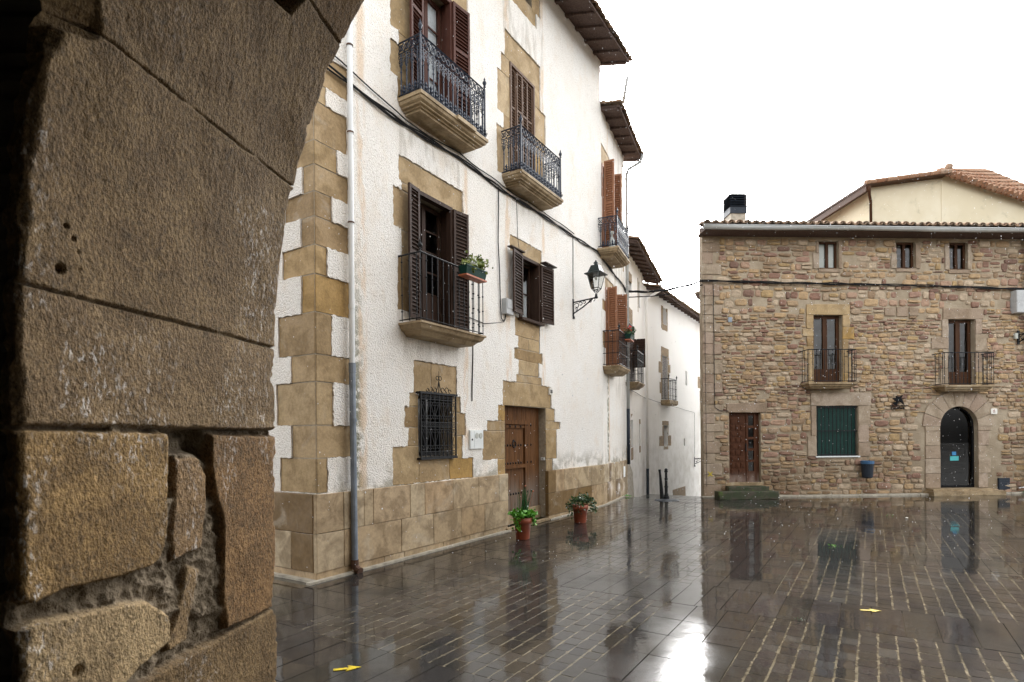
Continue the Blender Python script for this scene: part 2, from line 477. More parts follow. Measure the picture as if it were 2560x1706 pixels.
def wall_sheet(mb, x0, x1, z0, z1, holes, y, depth, step=9.0, jit=0.0, wave=0.0, mi=0, plane='x', mi_rev=None):
    """sheet of wall with rectangular holes; hole edges are extruded back by depth"""
    X = lines(x0, x1, [h[0] for h in holes] + [h[1] for h in holes], step)
    Z = lines(z0, z1, [h[2] for h in holes] + [h[3] for h in holes], step)
    nx, nz = len(X), len(Z)
    keep = [[not inside((X[i] + X[i + 1]) / 2, (Z[k] + Z[k + 1]) / 2, holes) for k in range(nz - 1)] for i in range(nx - 1)]
    idx = {}; vs = []; fs = []; bidx = {}; mm = []
    def cell(i, k): return 0 <= i < nx - 1 and 0 <= k < nz - 1 and keep[i][k]
    def vid(i, k):
        if (i, k) not in idx:
            x, z = X[i], Z[k]; yy = y
            c = [cell(i - 1, k - 1), cell(i, k - 1), cell(i - 1, k), cell(i, k)]
            border = i in (0, nx - 1) or k in (0, nz - 1)
            if jit and not all(c) and not border:
                x += rng.uniform(-jit, jit); z += rng.uniform(-jit, jit)
            if wave:
                yy += wave * (math.sin(x * 1.9 + z * .7) + math.sin(z * 2.3 - x * 1.1 + 1) + .5 * math.sin(x * 5.1 + z * 4.3)) * .5
            idx[(i, k)] = len(vs); vs.append((x, yy, z))
        return idx[(i, k)]
    def bid(i, k):
        if (i, k) not in bidx:
            x, yy, z = vs[vid(i, k)]
            bidx[(i, k)] = len(vs); vs.append((x, y + depth, z))
        return bidx[(i, k)]
    for i in range(nx - 1):
        for k in range(nz - 1):
            if not keep[i][k]: continue
            fs.append((vid(i, k), vid(i + 1, k), vid(i + 1, k + 1), vid(i, k + 1))); mm.append(mi)
            for (di, dk, a, b) in ((-1, 0, (i, k + 1), (i, k)), (1, 0, (i + 1, k), (i + 1, k + 1)), (0, -1, (i, k), (i + 1, k)), (0, 1, (i + 1, k + 1), (i, k + 1))):
                if depth and not cell(i + di, k + dk):
                    fs.append((vid(*b), vid(*a), bid(*a), bid(*b))); mm.append(mi if mi_rev is None else mi_rev)
    if plane == 'y':      # side wall: swap axes so the sheet faces -x
        vs = [(p[1], p[0], p[2]) for p in vs]
    o = len(mb.v); mb.v += vs
    for f, m_ in zip(fs, mm):
        mb.f.append(tuple(q + o for q in f)); mb.m.append(m_)


def panel_shutter(parent, hinge, y, z0, z1, width, ang, mat, rails=(.5,), frame=.045, t=.034, slat=.056, name='shutter'):
    """louvred leaf, hinge at x=hinge; ang 0 lies along +x, 180 along -x, 90 sticks straight out of the wall"""
    mb = MB()
    mb.box(0, frame, 0, t, z0, z1); mb.box(width - frame, width, 0, t, z0, z1)
    zs = [z0] + [z0 + (z1 - z0) * r for r in rails] + [z1]
    for i, z in enumerate(zs):
        a, b = (z, z + frame * 1.3) if i == 0 else ((z - frame * 1.2, z) if i == len(zs) - 1 else (z - frame * .6, z + frame * .6))
        mb.box(frame, width - frame, .002, t - .002, a, b)
    for a, b in zip(zs, zs[1:]):
        n = max(2, int((b - a - frame * 2) / slat))
        for i in range(n):
            z = a + frame * 1.3 + (b - a - frame * 2.4) * (i + .5) / n
            q = slat * .33
            a_, b_ = z - q, z + q
            mb.add([(frame, -.001, a_), (width - frame, -.001, a_), (width - frame, t - .008, b_), (frame, t - .008, b_), (frame, t - .006, a_), (width - frame, t - .006, a_)],
                   [(0, 1, 2, 3), (0, 4, 5, 1)])
    mb.box(frame, width - frame, t - .007, t - .002, z0, z1)
    if ang > 120: mb.xf(lambda p: (p[0], t - p[1], p[2]))
    ca, sa = math.cos(R(ang)), math.sin(R(ang))
    mb.xf(lambda p: (hinge + p[0] * ca + p[1] * sa, y - p[0] * sa + p[1] * ca, p[2]))
    return mb.build(name, mat, parent)


def glazed(parent, x0, x1, z0, z1, y, mat, fw=.05, stiles=1, bars=2, low=0.0, name='window', glass=True, label=None):
    """frame with leaves; pane is a child"""
    mb = MB(); d = .05
    mb.box(x0, x0 + fw, y, y + d, z0, z1); mb.box(x1 - fw, x1, y, y + d, z0, z1)
    mb.box(x0 + fw, x1 - fw, y, y + d, z1 - fw, z1); mb.box(x0 + fw, x1 - fw, y, y + d, z0, z0 + fw)
    if low: mb.box(x0 + fw, x1 - fw, y + .008, y + d - .008, z0 + fw, z0 + low)
    zl = z0 + max(low, fw)
    n = stiles + 1
    for i in range(1, n):
        x = x0 + (x1 - x0) * i / n
        mb.box(x - fw * .75, x + fw * .75, y - .006, y + d - .006, z0 + fw, z1 - fw)
    for b in range(1, bars + 1):
        z = zl + (z1 - fw - zl) * b / (bars + 1)
        mb.box(x0 + fw, x1 - fw, y + .012, y + d - .016, z - .012, z + .012)
    w = mb.build(name, mat, parent)
    if label: w['label'] = label
    if glass:
        p = MB(); p.quad((x0 + fw, y + .03, zl), (x1 - fw, y + .03, zl), (x1 - fw, y + .03, z1 - fw), (x0 + fw, y + .03, z1 - fw))
        p.build('pane', M['glass'], w)
    return w


def slab(parent, x0, x1, out, ztop, prof, mat, name='balcony'):
    """moulded balcony slab; prof = list of (inset, z below top)"""
    mb = MB(); rows = []
    for ins, dz in prof:
        rows.append([(x0 + ins, .02, ztop - dz), (x0 + ins, -out + ins, ztop - dz), (x1 - ins, -out + ins, ztop - dz), (x1 - ins, .02, ztop - dz)])
    vs = [p for r_ in rows for p in r_]; fs = [(0, 1, 2, 3)]
    for i in range(len(rows) - 1):
        for k in range(3):
            fs.append((i * 4 + k, (i + 1) * 4 + k, (i + 1) * 4 + k + 1, i * 4 + k + 1))
    e = (len(rows) - 1) * 4; fs.append((e + 3, e + 2, e + 1, e))
    mb.add(vs, fs)
    return mb.build(name, mat, parent)


MOULD = [(0, 0), (0, .05), (.018, .052), (.018, .066), (.03, .095), (.065, .112), (.07, .114), (.07, .132), (.115, .134), (.118, .158), (.15, .160), (.155, .19), (.2, .192)]
LOWMOULD = [(0, 0), (0, .03), (.02, .035), (.05, .09), (.08, .11), (.10, .115), (.16, .175), (.18, .18)]


def finial(mb, x, y, z, s=1.0):
    mb.lathe([(.010 * s, 0), (.012 * s, .03 * s), (.024 * s, .035 * s), (.014 * s, .05 * s), (.030 * s, .085 * s), (.033 * s, .10 * s), (.022 * s, .125 * s), (.010 * s, .14 * s), (.015 * s, .15 * s), (.004 * s, .185 * s)], (x, y, z), 8)


def runs(x0, x1, out):
    """three sides of a balcony as (point, direction, length)"""
    return [((x0, 0.0), (0, -1), out), ((x0, -out), (1, 0), x1 - x0), ((x1, 0.0), (0, -1), out)]


def fancy_railing(parent, x0, x1, out, z0, z1):
    mb = MB(); zf = z1 - .17
    for (p, d, L) in runs(x0, x1, out):
        q = (p[0] + d[0] * L, p[1] + d[1] * L)
        for z, r in ((z0 + .03, .013), (zf, .011), (z1 - .012, .016)):
            mb.tube([(p[0], p[1], z), (q[0], q[1], z)], r, 4)
        n = max(3, int(round(L / .115)))
        ax = 'y' if d[0] else 'x'
        for i in range(n):
            s = (i + .5) / n * L
            x, y = p[0] + d[0] * s, p[1] + d[1] * s
            mb.tube([(x, y, z0 + .03), (x, y, z0 + .30), (x, y, zf - .18), (x, y, zf)], [.0125, .011, .011, .0105], 5)
            for zz in (z0 + .10, zf - .20, zf - .27): mb.ball((x, y, zz), .017)
            for sg in (-1, 1):
                for (dz, rr, off) in ((-.05, .026, .027), (-.115, .021, .022), (-.165, .014, .016)):
                    mb.ring((x + d[0] * off * sg, y + d[1] * off * sg, zf + dz), rr, .0075, ax, 7, 3)
            # frieze: lozenge and circle
            mb.ring((x, y, zf + .078), .042, .0085, ax, 8, 3)
            h = L / n / 2
            for sg in (-1, 1):
                mb.tube([(x - d[0] * h, y - d[1] * h, zf + .078 - sg * .065), (x + d[0] * h, y + d[1] * h, zf + .078 + sg * .065)], .009, 3, cap=False)
            # foot palmette between bars
            bx, by = x + d[0] * h, y + d[1] * h
            mb.lathe([(.008, 0), (.030, .03), (.016, .06), (.026, .085), (.004, .13)], (bx, by, z0 + .035), 5)
            for sg in (-1, 1): mb.ring((bx + d[0] * .028 * sg, by + d[1] * .028 * sg, z0 + .06), .02, .0055, ax, 6, 3)
    for x in (x0, x1):
        mb.box(x - .012, x + .012, -out - .012, -out + .012, z0, z1)
        finial(mb, x, -out, z1, 1.05)
    mb.box(x0 - .01, x1 + .01, -out - .012, -out + .012, z0 - .012, z0 + .012)
    return mb.build('railing', M['blueiron'], parent)


def plain_railing(parent, x0, x1, out, z0, z1, gap=.135, beads=4, r=.0075, fin=True, mids=(), wallstub=True):
    mb = MB()
    for (p, d, L) in runs(x0, x1, out):
        q = (p[0] + d[0] * L, p[1] + d[1] * L)
        for z in [z0 + .02] + list(mids): mb.tube([(p[0], p[1], z), (q[0], q[1], z)], .009, 4)
        mb.tube([(p[0], p[1], z1), (q[0], q[1], z1)], .014, 5)
        n = max(2, int(round(L / gap)))
        for i in range(n + (1 if d[0] else 0)):
            s = i / n * L if d[0] else (i + .5) / n * L
            x, y = p[0] + d[0] * s, p[1] + d[1] * s
            mb.tube([(x, y, z0), (x, y, z1)], r, 5)
            for b in range(beads): mb.ball((x, y, z0 + (z1 - z0) * (b + .6) / beads), r * 2.1)
    if fin:
        for x in (x0, x1): finial(mb, x, -out, z1, 1.0)
    if wallstub: mb.tube([(x0 - .03, .03, z1), (x0, -.05, z1)], .012, 5)
    return mb.build('railing', M['iron'], parent)


def eaves(parent, x0, x1, zw, over, zo, depth, pitch, pitchlen=.21, tmat='tile', beam=.5, gut=None, verge=0.0, tup=0.0):
    """roof: boarded soffit with rafters, sheet and rows of curved tiles; slopes up into the house"""
    zr = zo + (depth + over) * pitch
    mb = MB()
    t = .05
    zm = zo + (over + .1) * pitch
    for (ya, za, yb, zb) in ((-over, zo, .1, zm), (.1, zm, depth, zr)):
        mb.add([(x0, ya, za), (x1, ya, za), (x1, yb, zb), (x0, yb, zb), (x0, ya, za + t), (x1, ya, za + t), (x1, yb, zb + t), (x0, yb, zb + t)],
               [(0, 3, 2, 1), (4, 5, 6, 7), (0, 1, 5, 4), (1, 2, 6, 5), (2, 3, 7, 6), (3, 0, 4, 7)], 0)
    n = int((x1 - x0) / beam)
    for i in range(n + 1):
        x = x0 + .06 + (x1 - x0 - .12) * i / max(1, n)
        a = over - .06
        mb.add([(x - .045, -a, zo - .05 + .06 * pitch), (x + .045, -a, zo - .05 + .06 * pitch), (x + .045, .1, zo - .06 + (over + .1) * pitch), (x - .045, .1, zo - .06 + (over + .1) * pitch),
                (x - .045, -a, zo + .003), (x + .045, -a, zo + .003), (x + .045, .1, zo + (over + .1) * pitch - .003), (x - .045, .1, zo + (over + .1) * pitch - .003)],
               [(0, 3, 2, 1), (0, 1, 5, 4), (1, 2, 6, 5), (2, 3, 7, 6), (3, 0, 4, 7)], 0)
    cut = lambda p: (max(p[0], x0 + max(0, p[1] - .1) * verge - .1) if verge else p[0], p[1], p[2])
    mb.xf(cut)
    roof = mb.build('roof', M['eaves'], parent)
    tb = MB(); k = int((x1 - x0) / pitchlen)
    L = depth + over
    rows = max(2, int(L / .42))
    for i in range(k + 1):
        xc = x0 + (x1 - x0) * (i + .0) / k
        for row in range(rows):
            y0 = -over - .05 + L * row / rows - (.05 if row else 0) + rng.uniform(-.015, .015); y1 = -over + L * (row + 1) / rows
            r0 = pitchlen * .46 + rng.uniform(-.006, .006); r1 = r0 * .84
            dx = rng.uniform(-.012, .012)
            lift = rng.uniform(-.008, .012)
            for kind in (0, 1):
                vs = []; seg = 6
                xx = xc + dx + (pitchlen / 2 if kind else 0)
                if kind and i == k: continue
                for (yy, rr, up) in ((y0 - (.03 if kind else 0), r0, .022), (y1, r1, 0)):
                    zb = zo + t + (yy + over) * pitch + up + lift + tup
                    for th in (0, 1):
                        for s in range(seg + 1):
                            a = math.pi * s / seg
                            q = rr - th * .014
                            zz = zb + (.012 + q * math.sin(a) * .95 if not kind else .075 - q * math.sin(a) * .75 + (0 if th else -.0))
                            vs.append((xx - q * math.cos(a), yy, zz))
                w = seg + 1; fs = []
                for s in range(seg):
                    fs.append((s, 2 * w + s, 2 * w + s + 1, s + 1)); fs.append((w + s + 1, 3 * w + s + 1, 3 * w + s, w + s))
                    fs.append((s, s + 1, w + s + 1, w + s))
                tb.add(vs, fs)
    tb.xf(cut)
    tb.build('tiles', M[tmat], roof)
    if gut:
        g = MB(); seg = 8
        ga, gb = gut
        vs = []
        for x in np.linspace(ga, gb, 12):
            sag = -.012 * math.sin((x - ga) * 1.1) - .01 * (x - ga) / (gb - ga)
            for s in range(seg + 1):
                a = math.pi + math.pi * s / seg
                vs.append((x, -over - .075 + .075 * math.cos(a), zo + .035 + .085 * math.sin(a) + sag))
        for i in range(11):
            for s in range(seg):
                o = i * (seg + 1) + s
                g.f.append((o, o + seg + 1, o + seg + 2, o + 1)); g.m.append(0)
        g.v = vs
        g.tube([(ga, -over - .15, zo + .037), (gb, -over - .15, zo + .015)], .012, 6)
        for i in range(1, 9):
            x = ga + (gb - ga) * i / 9
            g.ring((x, -over - .075, zo + .03), .079, .006, 'x', 8, 4, a0=math.pi, a1=2 * math.pi)
        go = g.build('gutter', M['gutter'], parent, True)
        sm = go.modifiers.new('thick', 'SOLIDIFY'); sm.thickness = .006
    return roof


def body(mb, x0, x1, depth, z0, z1, mi=0, left=True):
    """back, sides and lid of a house behind its front sheet"""
    if left: mb.quad((x0, depth, z0), (x0, 0, z0), (x0, 0, z1), (x0, depth, z1), mi)
    mb.quad((x1, 0, z0), (x1, depth, z0), (x1, depth, z1), (x1, 0, z1), mi)
    mb.quad((x1, depth, z0), (x0, depth, z0), (x0, depth, z1), (x1, depth, z1), mi)
    mb.quad((x0, .4, z1 - .02), (x1, .4, z1 - .02), (x1, depth, z1 - .02), (x0, depth, z1 - .02), mi)


def stones(parent, rects, name, mat, yf=-.004, yb=.03, n=3):
    mb = MB()
    for a, b, c, d in rects:
        mb.block(a + .004, b - .004, c + .004, d - .004, yf, yb, .009, .009, 0, n + 1)
    return mb.build(name, mat, parent)


def leaf_cluster(mb, centres, count, size, spread, mi=0, flat_=.35):
    for _ in range(count):
        c = rng.choice(centres)
        p = Vector((c[0] + rng.gauss(0, spread[0]), c[1] + rng.gauss(0, spread[1]), c[2] + rng.gauss(0, spread[2])))
        a = Vector((rng.uniform(-1, 1), rng.uniform(-1, 1), rng.uniform(-.5, .9))).normalized()
        b = a.cross(Vector((rng.uniform(-1, 1), rng.uniform(-1, 1), rng.uniform(-.2, 1)))).normalized()
        s = size * rng.uniform(.6, 1.35); w = s * flat_
        mid = p + a * s * .5 + Vector((0, 0, s * .12))
        mb.add([p, mid + b * w, p + a * s, mid - b * w], [(0, 1, 2), (0, 2, 3)], mi)


# ------------------------------------------------------------------ HOUSE A: big white roughcast house
A = thing('white_house', 'big white roughcast house with brown sandstone corner and fancy iron balconies', 'house', (*CORNER, 0), ANG_A)
A_OPEN = {'grille': (1.88, 2.70, 1.45, 2.42), 'door': (4.29, 5.87, .05, 2.34), 'small': (4.80, 5.59, 4.06, 5.29), 'balc1': (1.82, 2.71, 3.44, 5.48),
          'top1': (1.94, 2.74, 6.62, 8.86), 'top2': (4.55, 5.49, 6.62, 8.89), 'attic': (4.85, 5.42, 10.45, 11.05)}
QR = [(1.068, 1.50, .16), (1.50, 1.91, .55), (1.91, 2.45, .26), (2.45, 2.79, .54), (2.79, 3.31, .25), (3.31, 3.78, .54), (3.78, 4.14, .175), (4.14, 4.49, .53),
      (4.49, 4.80, .255), (4.80, 5.13, .53), (5.13, 5.43, .345), (5.43, 5.92, .52), (5.92, 6.15, .18), (6.15, 6.55, .53), (6.55, 7.0, .25), (7.0, 7.42, .53),
      (7.42, 7.9, .22), (7.9, 8.3, .53), (8.3, 8.8, .25), (8.8, 9.3, .53), (9.3, 9.8, .25), (9.8, 10.3, .53), (10.3, 10.8, .25), (10.8, 11.2, .53)]
QL = [.68, .45, .74, .45, .70, .24, .60, .235, .55, .20, .50, .25, .5, .25, .6, .25, .5, .25, .5, .25, .5, .25, .5, .25]
sur_grille = [(1.755, 2.18, 2.42, 2.905), (2.18, 2.815, 2.42, 2.905), (1.655, 1.88, 2.21, 2.42), (1.55, 1.88, 1.90, 2.21), (1.625, 1.88, 1.62, 1.90), (1.305, 1.88, 1.06, 1.62),
              (1.88, 2.62, 1.06, 1.45), (2.62, 3.255, 1.06, 1.40), (2.70, 2.91, 2.15, 2.41), (2.70, 3.045, 1.77, 2.15), (2.70, 2.96, 1.40, 1.77)]
sur_door = [(4.2, 6.1, 2.34, 2.80), (4.66, 5.69, 2.80, 2.955), (4.755, 5.58, 2.955, 3.24), (4.60, 5.725, 3.24, 3.46), (4.74, 5.18, 3.46, 3.70), (5.18, 5.62, 3.46, 3.70), (4.63, 5.62, 3.70, 4.06),
            (4.03, 4.29, 2.045, 2.34), (3.685, 4.29, 1.86, 2.045), (3.535, 4.29, 1.34, 1.86), (4.005, 4.29, 1.04, 1.34),
            (5.87, 6.245, 2.07, 2.34), (5.87, 6.487, 1.90, 2.07), (5.87, 6.33, 1.27, 1.90), (5.87, 6.14, 1.03, 1.27)]
sur_small = [(4.48, 5.73, 5.29, 5.59)]
sur_balc1 = [(1.48, 3.02, 5.48, 5.86), (1.355, 1.82, 4.78, 5.36), (1.52, 1.82, 4.38, 4.78), (1.435, 1.82, 3.6, 4.38), (2.71, 3.02, 3.45, 4.5), (2.71, 3.0, 4.5, 5.48), (1.53, 1.82, 5.36, 5.48)]
sur_top1 = [(1.33, 1.94, 7.65, 8.2), (1.50, 1.94, 7.45, 7.65), (1.32, 1.94, 6.98, 7.45), (1.47, 1.94, 6.62, 6.98), (1.5, 1.94, 8.2, 8.86), (1.4, 3.2, 8.86, 9.25), (2.74, 3.13, 7.75, 8.86), (2.74, 3.21, 7.3, 7.75), (2.74, 3.1, 6.62, 7.3)]
sur_top2 = [(4.35, 5.71, 8.89, 9.4), (4.23, 4.55, 8.55, 8.89), (4.10, 4.55, 7.78, 8.55), (4.30, 4.55, 7.5, 7.78), (4.065, 4.55, 6.62, 7.5), (5.49, 5.71, 8.5, 8.89), (5.49, 5.93, 7.6, 8.5), (5.49, 5.80, 6.62, 7.6)]
sur_attic = [(4.6, 5.57, 10.1, 10.45), (5.42, 5.73, 10.40, 11.05), (4.62, 4.85, 10.45, 11.05)]
quoR = [(0, w, a, b) for a, b, w in QR]
quoL = [(0, QL[i], QR[i][0], QR[i][1]) for i in range(len(QR))]
opA = list(A_OPEN.values())
mb = MB()
wall_sheet(mb, 0, 8.85, 1.03, 11.25, opA + quoR + sur_grille + sur_door + sur_small + sur_balc1 + sur_top1 + sur_top2 + sur_attic, -.022, .024, .062, .013, .008, 0)
wall_sheet(mb, 0, 8.0, 1.06, 11.25, quoL, -.022, .024, .13, .009, .004, 0, 'y')
wall_sheet(mb, .0, 8.85, 0, 11.25, opA, .004, .26, 9, 0, 0, 1)
wall_sheet(mb, .004, 8.0, 0, 11.25, [], .004, 0, 9, 0, 0, 1, 'y')
body(mb, .004, 8.85, 8.0, 0, 11.25, 1, left=False)
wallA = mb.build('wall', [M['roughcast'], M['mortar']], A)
mb = MB()
for (a, b, w), l in zip(QR, QL):
    # each corner block wraps both faces of the house
    c = .012; j = lambda: rng.uniform(-.004, .004)
    x1, y1, z0, z1 = w - .004 + j(), l - .004 + j(), a + .004, b - .004
    d = rng.uniform(.001, .007)
    P2 = [(x1, .02), (x1, -d), (c, -d), (-d, c), (-d, y1), (.02, y1), (.02, .02)]
    n = len(P2)
    i0 = [(x, y, z0 + .005) for x, y in P2]; i1 = [(x, y, z1 - .005) for x, y in P2]
    mb.add(i0 + i1, [tuple(range(n - 1, -1, -1)), tuple(range(n, 2 * n))] + [(i, n + i, n + (i + 1) % n, (i + 1) % n) for i in range(n)])
mb.xf(lambda p: p)
mb.build('quoins', M['sandstone'], A)
stones(A, sur_door, 'door_surround', M['sandstone'])
for q in (sur_grille, sur_small, sur_balc1, sur_top1, sur_top2, sur_attic): stones(A, q, 'window_surround', M['sandstone'])
mb = MB()
PY = -.06
def plinth_row(xs, z0, z1, mb, yf=PY, dark=()):
    for i, (a, b) in enumerate(zip(xs, xs[1:])): mb.block(a + .003, b - .003, z0 + .003, z1 - .003, yf, .02, .006, .003, 2 if i in dark else 0, 2)
plinth_row([-.055, .375, .72, .893, 1.624, 1.95, 2.64, 3.356, 3.99, 4.30], .575, 1.06, mb)
plinth_row([-.055, .375, 1.437, 2.148, 2.862, 3.537, 4.30], .10, .575, mb)
plinth_row([-.055, .6, 1.1, 1.5, 2.0, 2.4, 3.1, 3.5, 4.30], .0, .10, mb, -.05)
plinth_row([5.86, 6.20, 6.60, 7.31, 8.05, 8.45, 8.82], .555, 1.03, mb, PY, (0,))
plinth_row([5.86, 7.3, 8.05, 8.32, 8.82], .08, .555, mb, PY, (0, 1))
plinth_row([5.86, 7.0, 8.0, 8.82], 0, .08, mb, -.05)
s0 = len(mb.v)
plinth_row([0, .8, 1.7, 2.6, 3.5, 4.5, 5.5, 6.5, 8], .575, 1.06, mb, PY, (0, 2))
plinth_row([0, .42, 1.2, 2.1, 3.2, 4.1, 5.2, 6.5, 8], .10, .575, mb, PY, (0, 3))
plinth_row([0, .9, 1.9, 3.0, 4.0, 5.0, 8], 0, .10, mb, -.05)
mb.xf(lambda p: (p[1], p[0], p[2]), s0)
mb.box(-.2, 4.3, -.12, -.04, -.01, .022, 1); mb.box(5.85, 8.9, -.12, -.04, -.01, .022, 1); mb.box(-.12, -.04, -.04, 8, -.01, .022, 1)
mb.build('plinth', [M['plinth'], M['palestone'], M['plinth_dark']], A)

# windows of house A
def door_with_shutters(par, op, yg, wmat, smat, shl, shr, z, bars=3, low=.55, stiles=1, rails=(.5,), angl=172, angr=8):
    x0, x1, z0, z1 = op
    w = glazed(par, x0 + .03, x1 - .03, z0, z1 - .05, yg, wmat, .055, stiles, bars, low)
    fr = MB()
    fr.box(x0, x0 + .055, -.04, .06, z0, z1); fr.box(x1 - .055, x1, -.04, .06, z0, z1); fr.box(x0 + .055, x1 - .055, -.04, .06, z1 - .06, z1)
    fr.box(x0 + .004, x0 + .02, .06, yg, z0, z1 - .01); fr.box(x1 - .02, x1 - .004, .06, yg, z0, z1 - .01)
    fr.build('frame', smat, w)
    if shl: panel_shutter(w, x0 + .01, -.075, z[0], z[1], shl, angl, smat, rails)
    if shr: panel_shutter(w, x1 - .01, -.075, z[0], z[1], shr, angr, smat, rails)
    return w

w1 = door_with_shutters(A, A_OPEN['balc1'], .20, M['darkwood'], M['darkwood'], .27, .34, (3.5, 5.45), 3, .62)
w1['label'] = 'dark brown balcony door with open louvred shutters'
w2 = door_with_shutters(A, A_OPEN['top1'], .18, M['redwood'], M['redwood'], .33, .38, (6.64, 8.85), 3, .5, 1, (.33, .66))
w2['label'] = 'red brown balcony door with white curtain and open shutters'
mb = MB(); mb.quad((2.0, .235, 6.9), (2.68, .235, 6.9), (2.68, .235, 8.8), (2.0, .235, 8.8)); mb.build('curtain', M['curtain'], w2)
# second top window: shutters closed
x0, x1, z0, z1 = A_OPEN['top2']
mb = MB(); mb.box(x0, x0 + .05, -.02, .06, z0, z1); mb.box(x1 - .05, x1, -.02, .06, z0, z1); mb.box(x0 + .05, x1 - .05, -.02, .06, z1 - .05, z1)
w3 = mb.build('window', M['greywood'], A)
for k in range(4):
    panel_shutter(w3, x0 + .05 + .21 * k, .02 - (.02 if k in (1, 2) else 0), z0 + .02, z1 - .05, .208, 0 if k % 2 == 0 else 3, M['greywood'], (.33, .66), .035)
# small window with lace curtain
x0, x1, z0, z1 = A_OPEN['small']
w4 = glazed(A, x0 + .02, x1 - .02, z0, z1 - .05, .17, M['darkwood'], .05, 1, 1, 0)
mb = MB(); mb.box(x0 - .02, x0 + .05, -.05, .06, z0, z1); mb.box(x1 - .05, x1 + .02, -.05, .06, z0, z1); mb.box(x0 + .05, x1 - .05, -.05, .06, z1 - .06, z1); mb.box(x0 - .04, x1 + .05, -.12, .1, z0 - .05, z0)
mb.box(x1 - .03, x1 - .004, .06, .17, z0, z1)
mb.build('frame', M['darkwood'], w4)
panel_shutter(w4, x0, -.085, z0 + .03, z1 - .03, .43, 172, M['darkwood'], ()); panel_shutter(w4, x1, -.085, z0 + .03, z1 - .03, .43, 8, M['darkwood'], ())
mb = MB()
mb.box(x0 - .47, x0 + .02, -.16, -.06, z1 + .0, z1 + .02); mb.build('hood', M['darkwood'], w4)
mb = MB(); mb.box(x1 - .02, x1 + .47, -.20, -.06, z1 + .0, z1 + .02)
mb.build('hood', M['darkwood'], w4)
mb = MB()
for k in range(24):
    xa = x0 + .07 + (x1 - x0 - .14) * k / 24; xb = xa + (x1 - x0 - .14) / 24
    ya = .24 + .02 * math.sin(k * 1.3); yb = .24 + .02 * math.sin((k + 1) * 1.3)
    top = z0 + .86 + .04 * abs(math.sin(k * .9))
    mb.quad((xa, ya, z0 + .03), (xb, yb, z0 + .03), (xb, yb, top), (xa, ya, top))
mb.build('curtain', M['curtain'], w4)
# attic window
x0, x1, z0, z1 = A_OPEN['attic']
glazed(A, x0, x1, z0, z1, .15, M['darkwood'], .05, 1, 0)
# barred ground floor window
x0, x1, z0, z1 = A_OPEN['grille']
w5 = glazed(A, x0 + .02, x1 - .02, z0 + .02, z1 - .02, .23, M['black'], .04, 1, 0)
w5['label'] = 'small ground floor window behind a black wrought iron grille'
mb = MB()
gx0, gx1, gz0, gz1 = x0 - .02, x1 + .01, z0 - .01, z1 + .0; gy = -.07
for z in (gz0 + .01, gz0 + .09, z0 + .46, z0 + .53, gz1 - .09, gz1 - .005): mb.box(gx0, gx1, gy - .008, gy + .008, z - .007, z + .007)
for x in (gx0, gx1): mb.box(x - .01, x + .01, gy - .01, gy + .01, gz0, gz1)
mb.box(gx0 - .03, gx1 + .03, gy - .02, .02, gz1 - .008, gz1 + .022); mb.box(gx0 - .02, gx1 + .02, gy - .02, .02, gz0 - .03, gz0)
nb = 8
for i in range(1, nb):
    x = gx0 + (gx1 - gx0) * i / nb
    mb.box(x - .007, x + .007, gy - .007, gy + .007, gz0, gz1)
for i in range(nb):
    x = gx0 + (gx1 - gx0) * (i + .5) / nb; h = (gx1 - gx0) / nb / 2
    for zc in (gz0 + .05, z0 + .495, gz1 - .048):
        mb.ring((x - h * .45, gy, zc), .017, .005, 'y', 7, 3); mb.ring((x + h * .45, gy, zc), .017, .005, 'y', 7, 3)
    for (zc, sg) in ((gz0 + .16, 1), (z0 + .40, -1), (z0 + .61, 1), (gz1 - .155, -1)):
        for sx in (-1, 1): mb.ring((x + sx * h * .48, gy, zc), .026, .006, 'y', 9, 3, a0=0, a1=5.2)
    e = 1 if i % 2 else -1
    mb.tube([(x - e * h, gy, z0 + .16), (x + e * h * .8, gy, z0 + .40)], .006, 3); mb.tube([(x - e * h, gy, z0 + .60), (x + e * h * .8, gy, gz1 - .15)], .006, 3)
cx = (gx0 + gx1) / 2
for sx in (-1, 1):
    for (dx, rr) in ((.09, .045), (.19, .05), (.27, .035)):
        mb.ring((cx + sx * dx, gy, gz1 + .02 + rr), rr, .007, 'y', 10, 4, a0=0 if sx > 0 else math.pi, a1=(0 if sx > 0 else math.pi) + 5.0, spiral=.4)
    mb.tube([(cx + sx * .06, gy, gz1 + .03), (cx + sx * .02, gy, gz1 + .13), (cx, gy, gz1 + .22)], .007, 4)
    mb.ring((cx + sx * .035, gy, gz1 + .25), .032, .006, 'y', 9, 4)
mb.tube([(cx, gy, gz1), (cx, gy, gz1 + .36)], [.009, .003], 5)
mb.build('grille', M['iron'], w5)
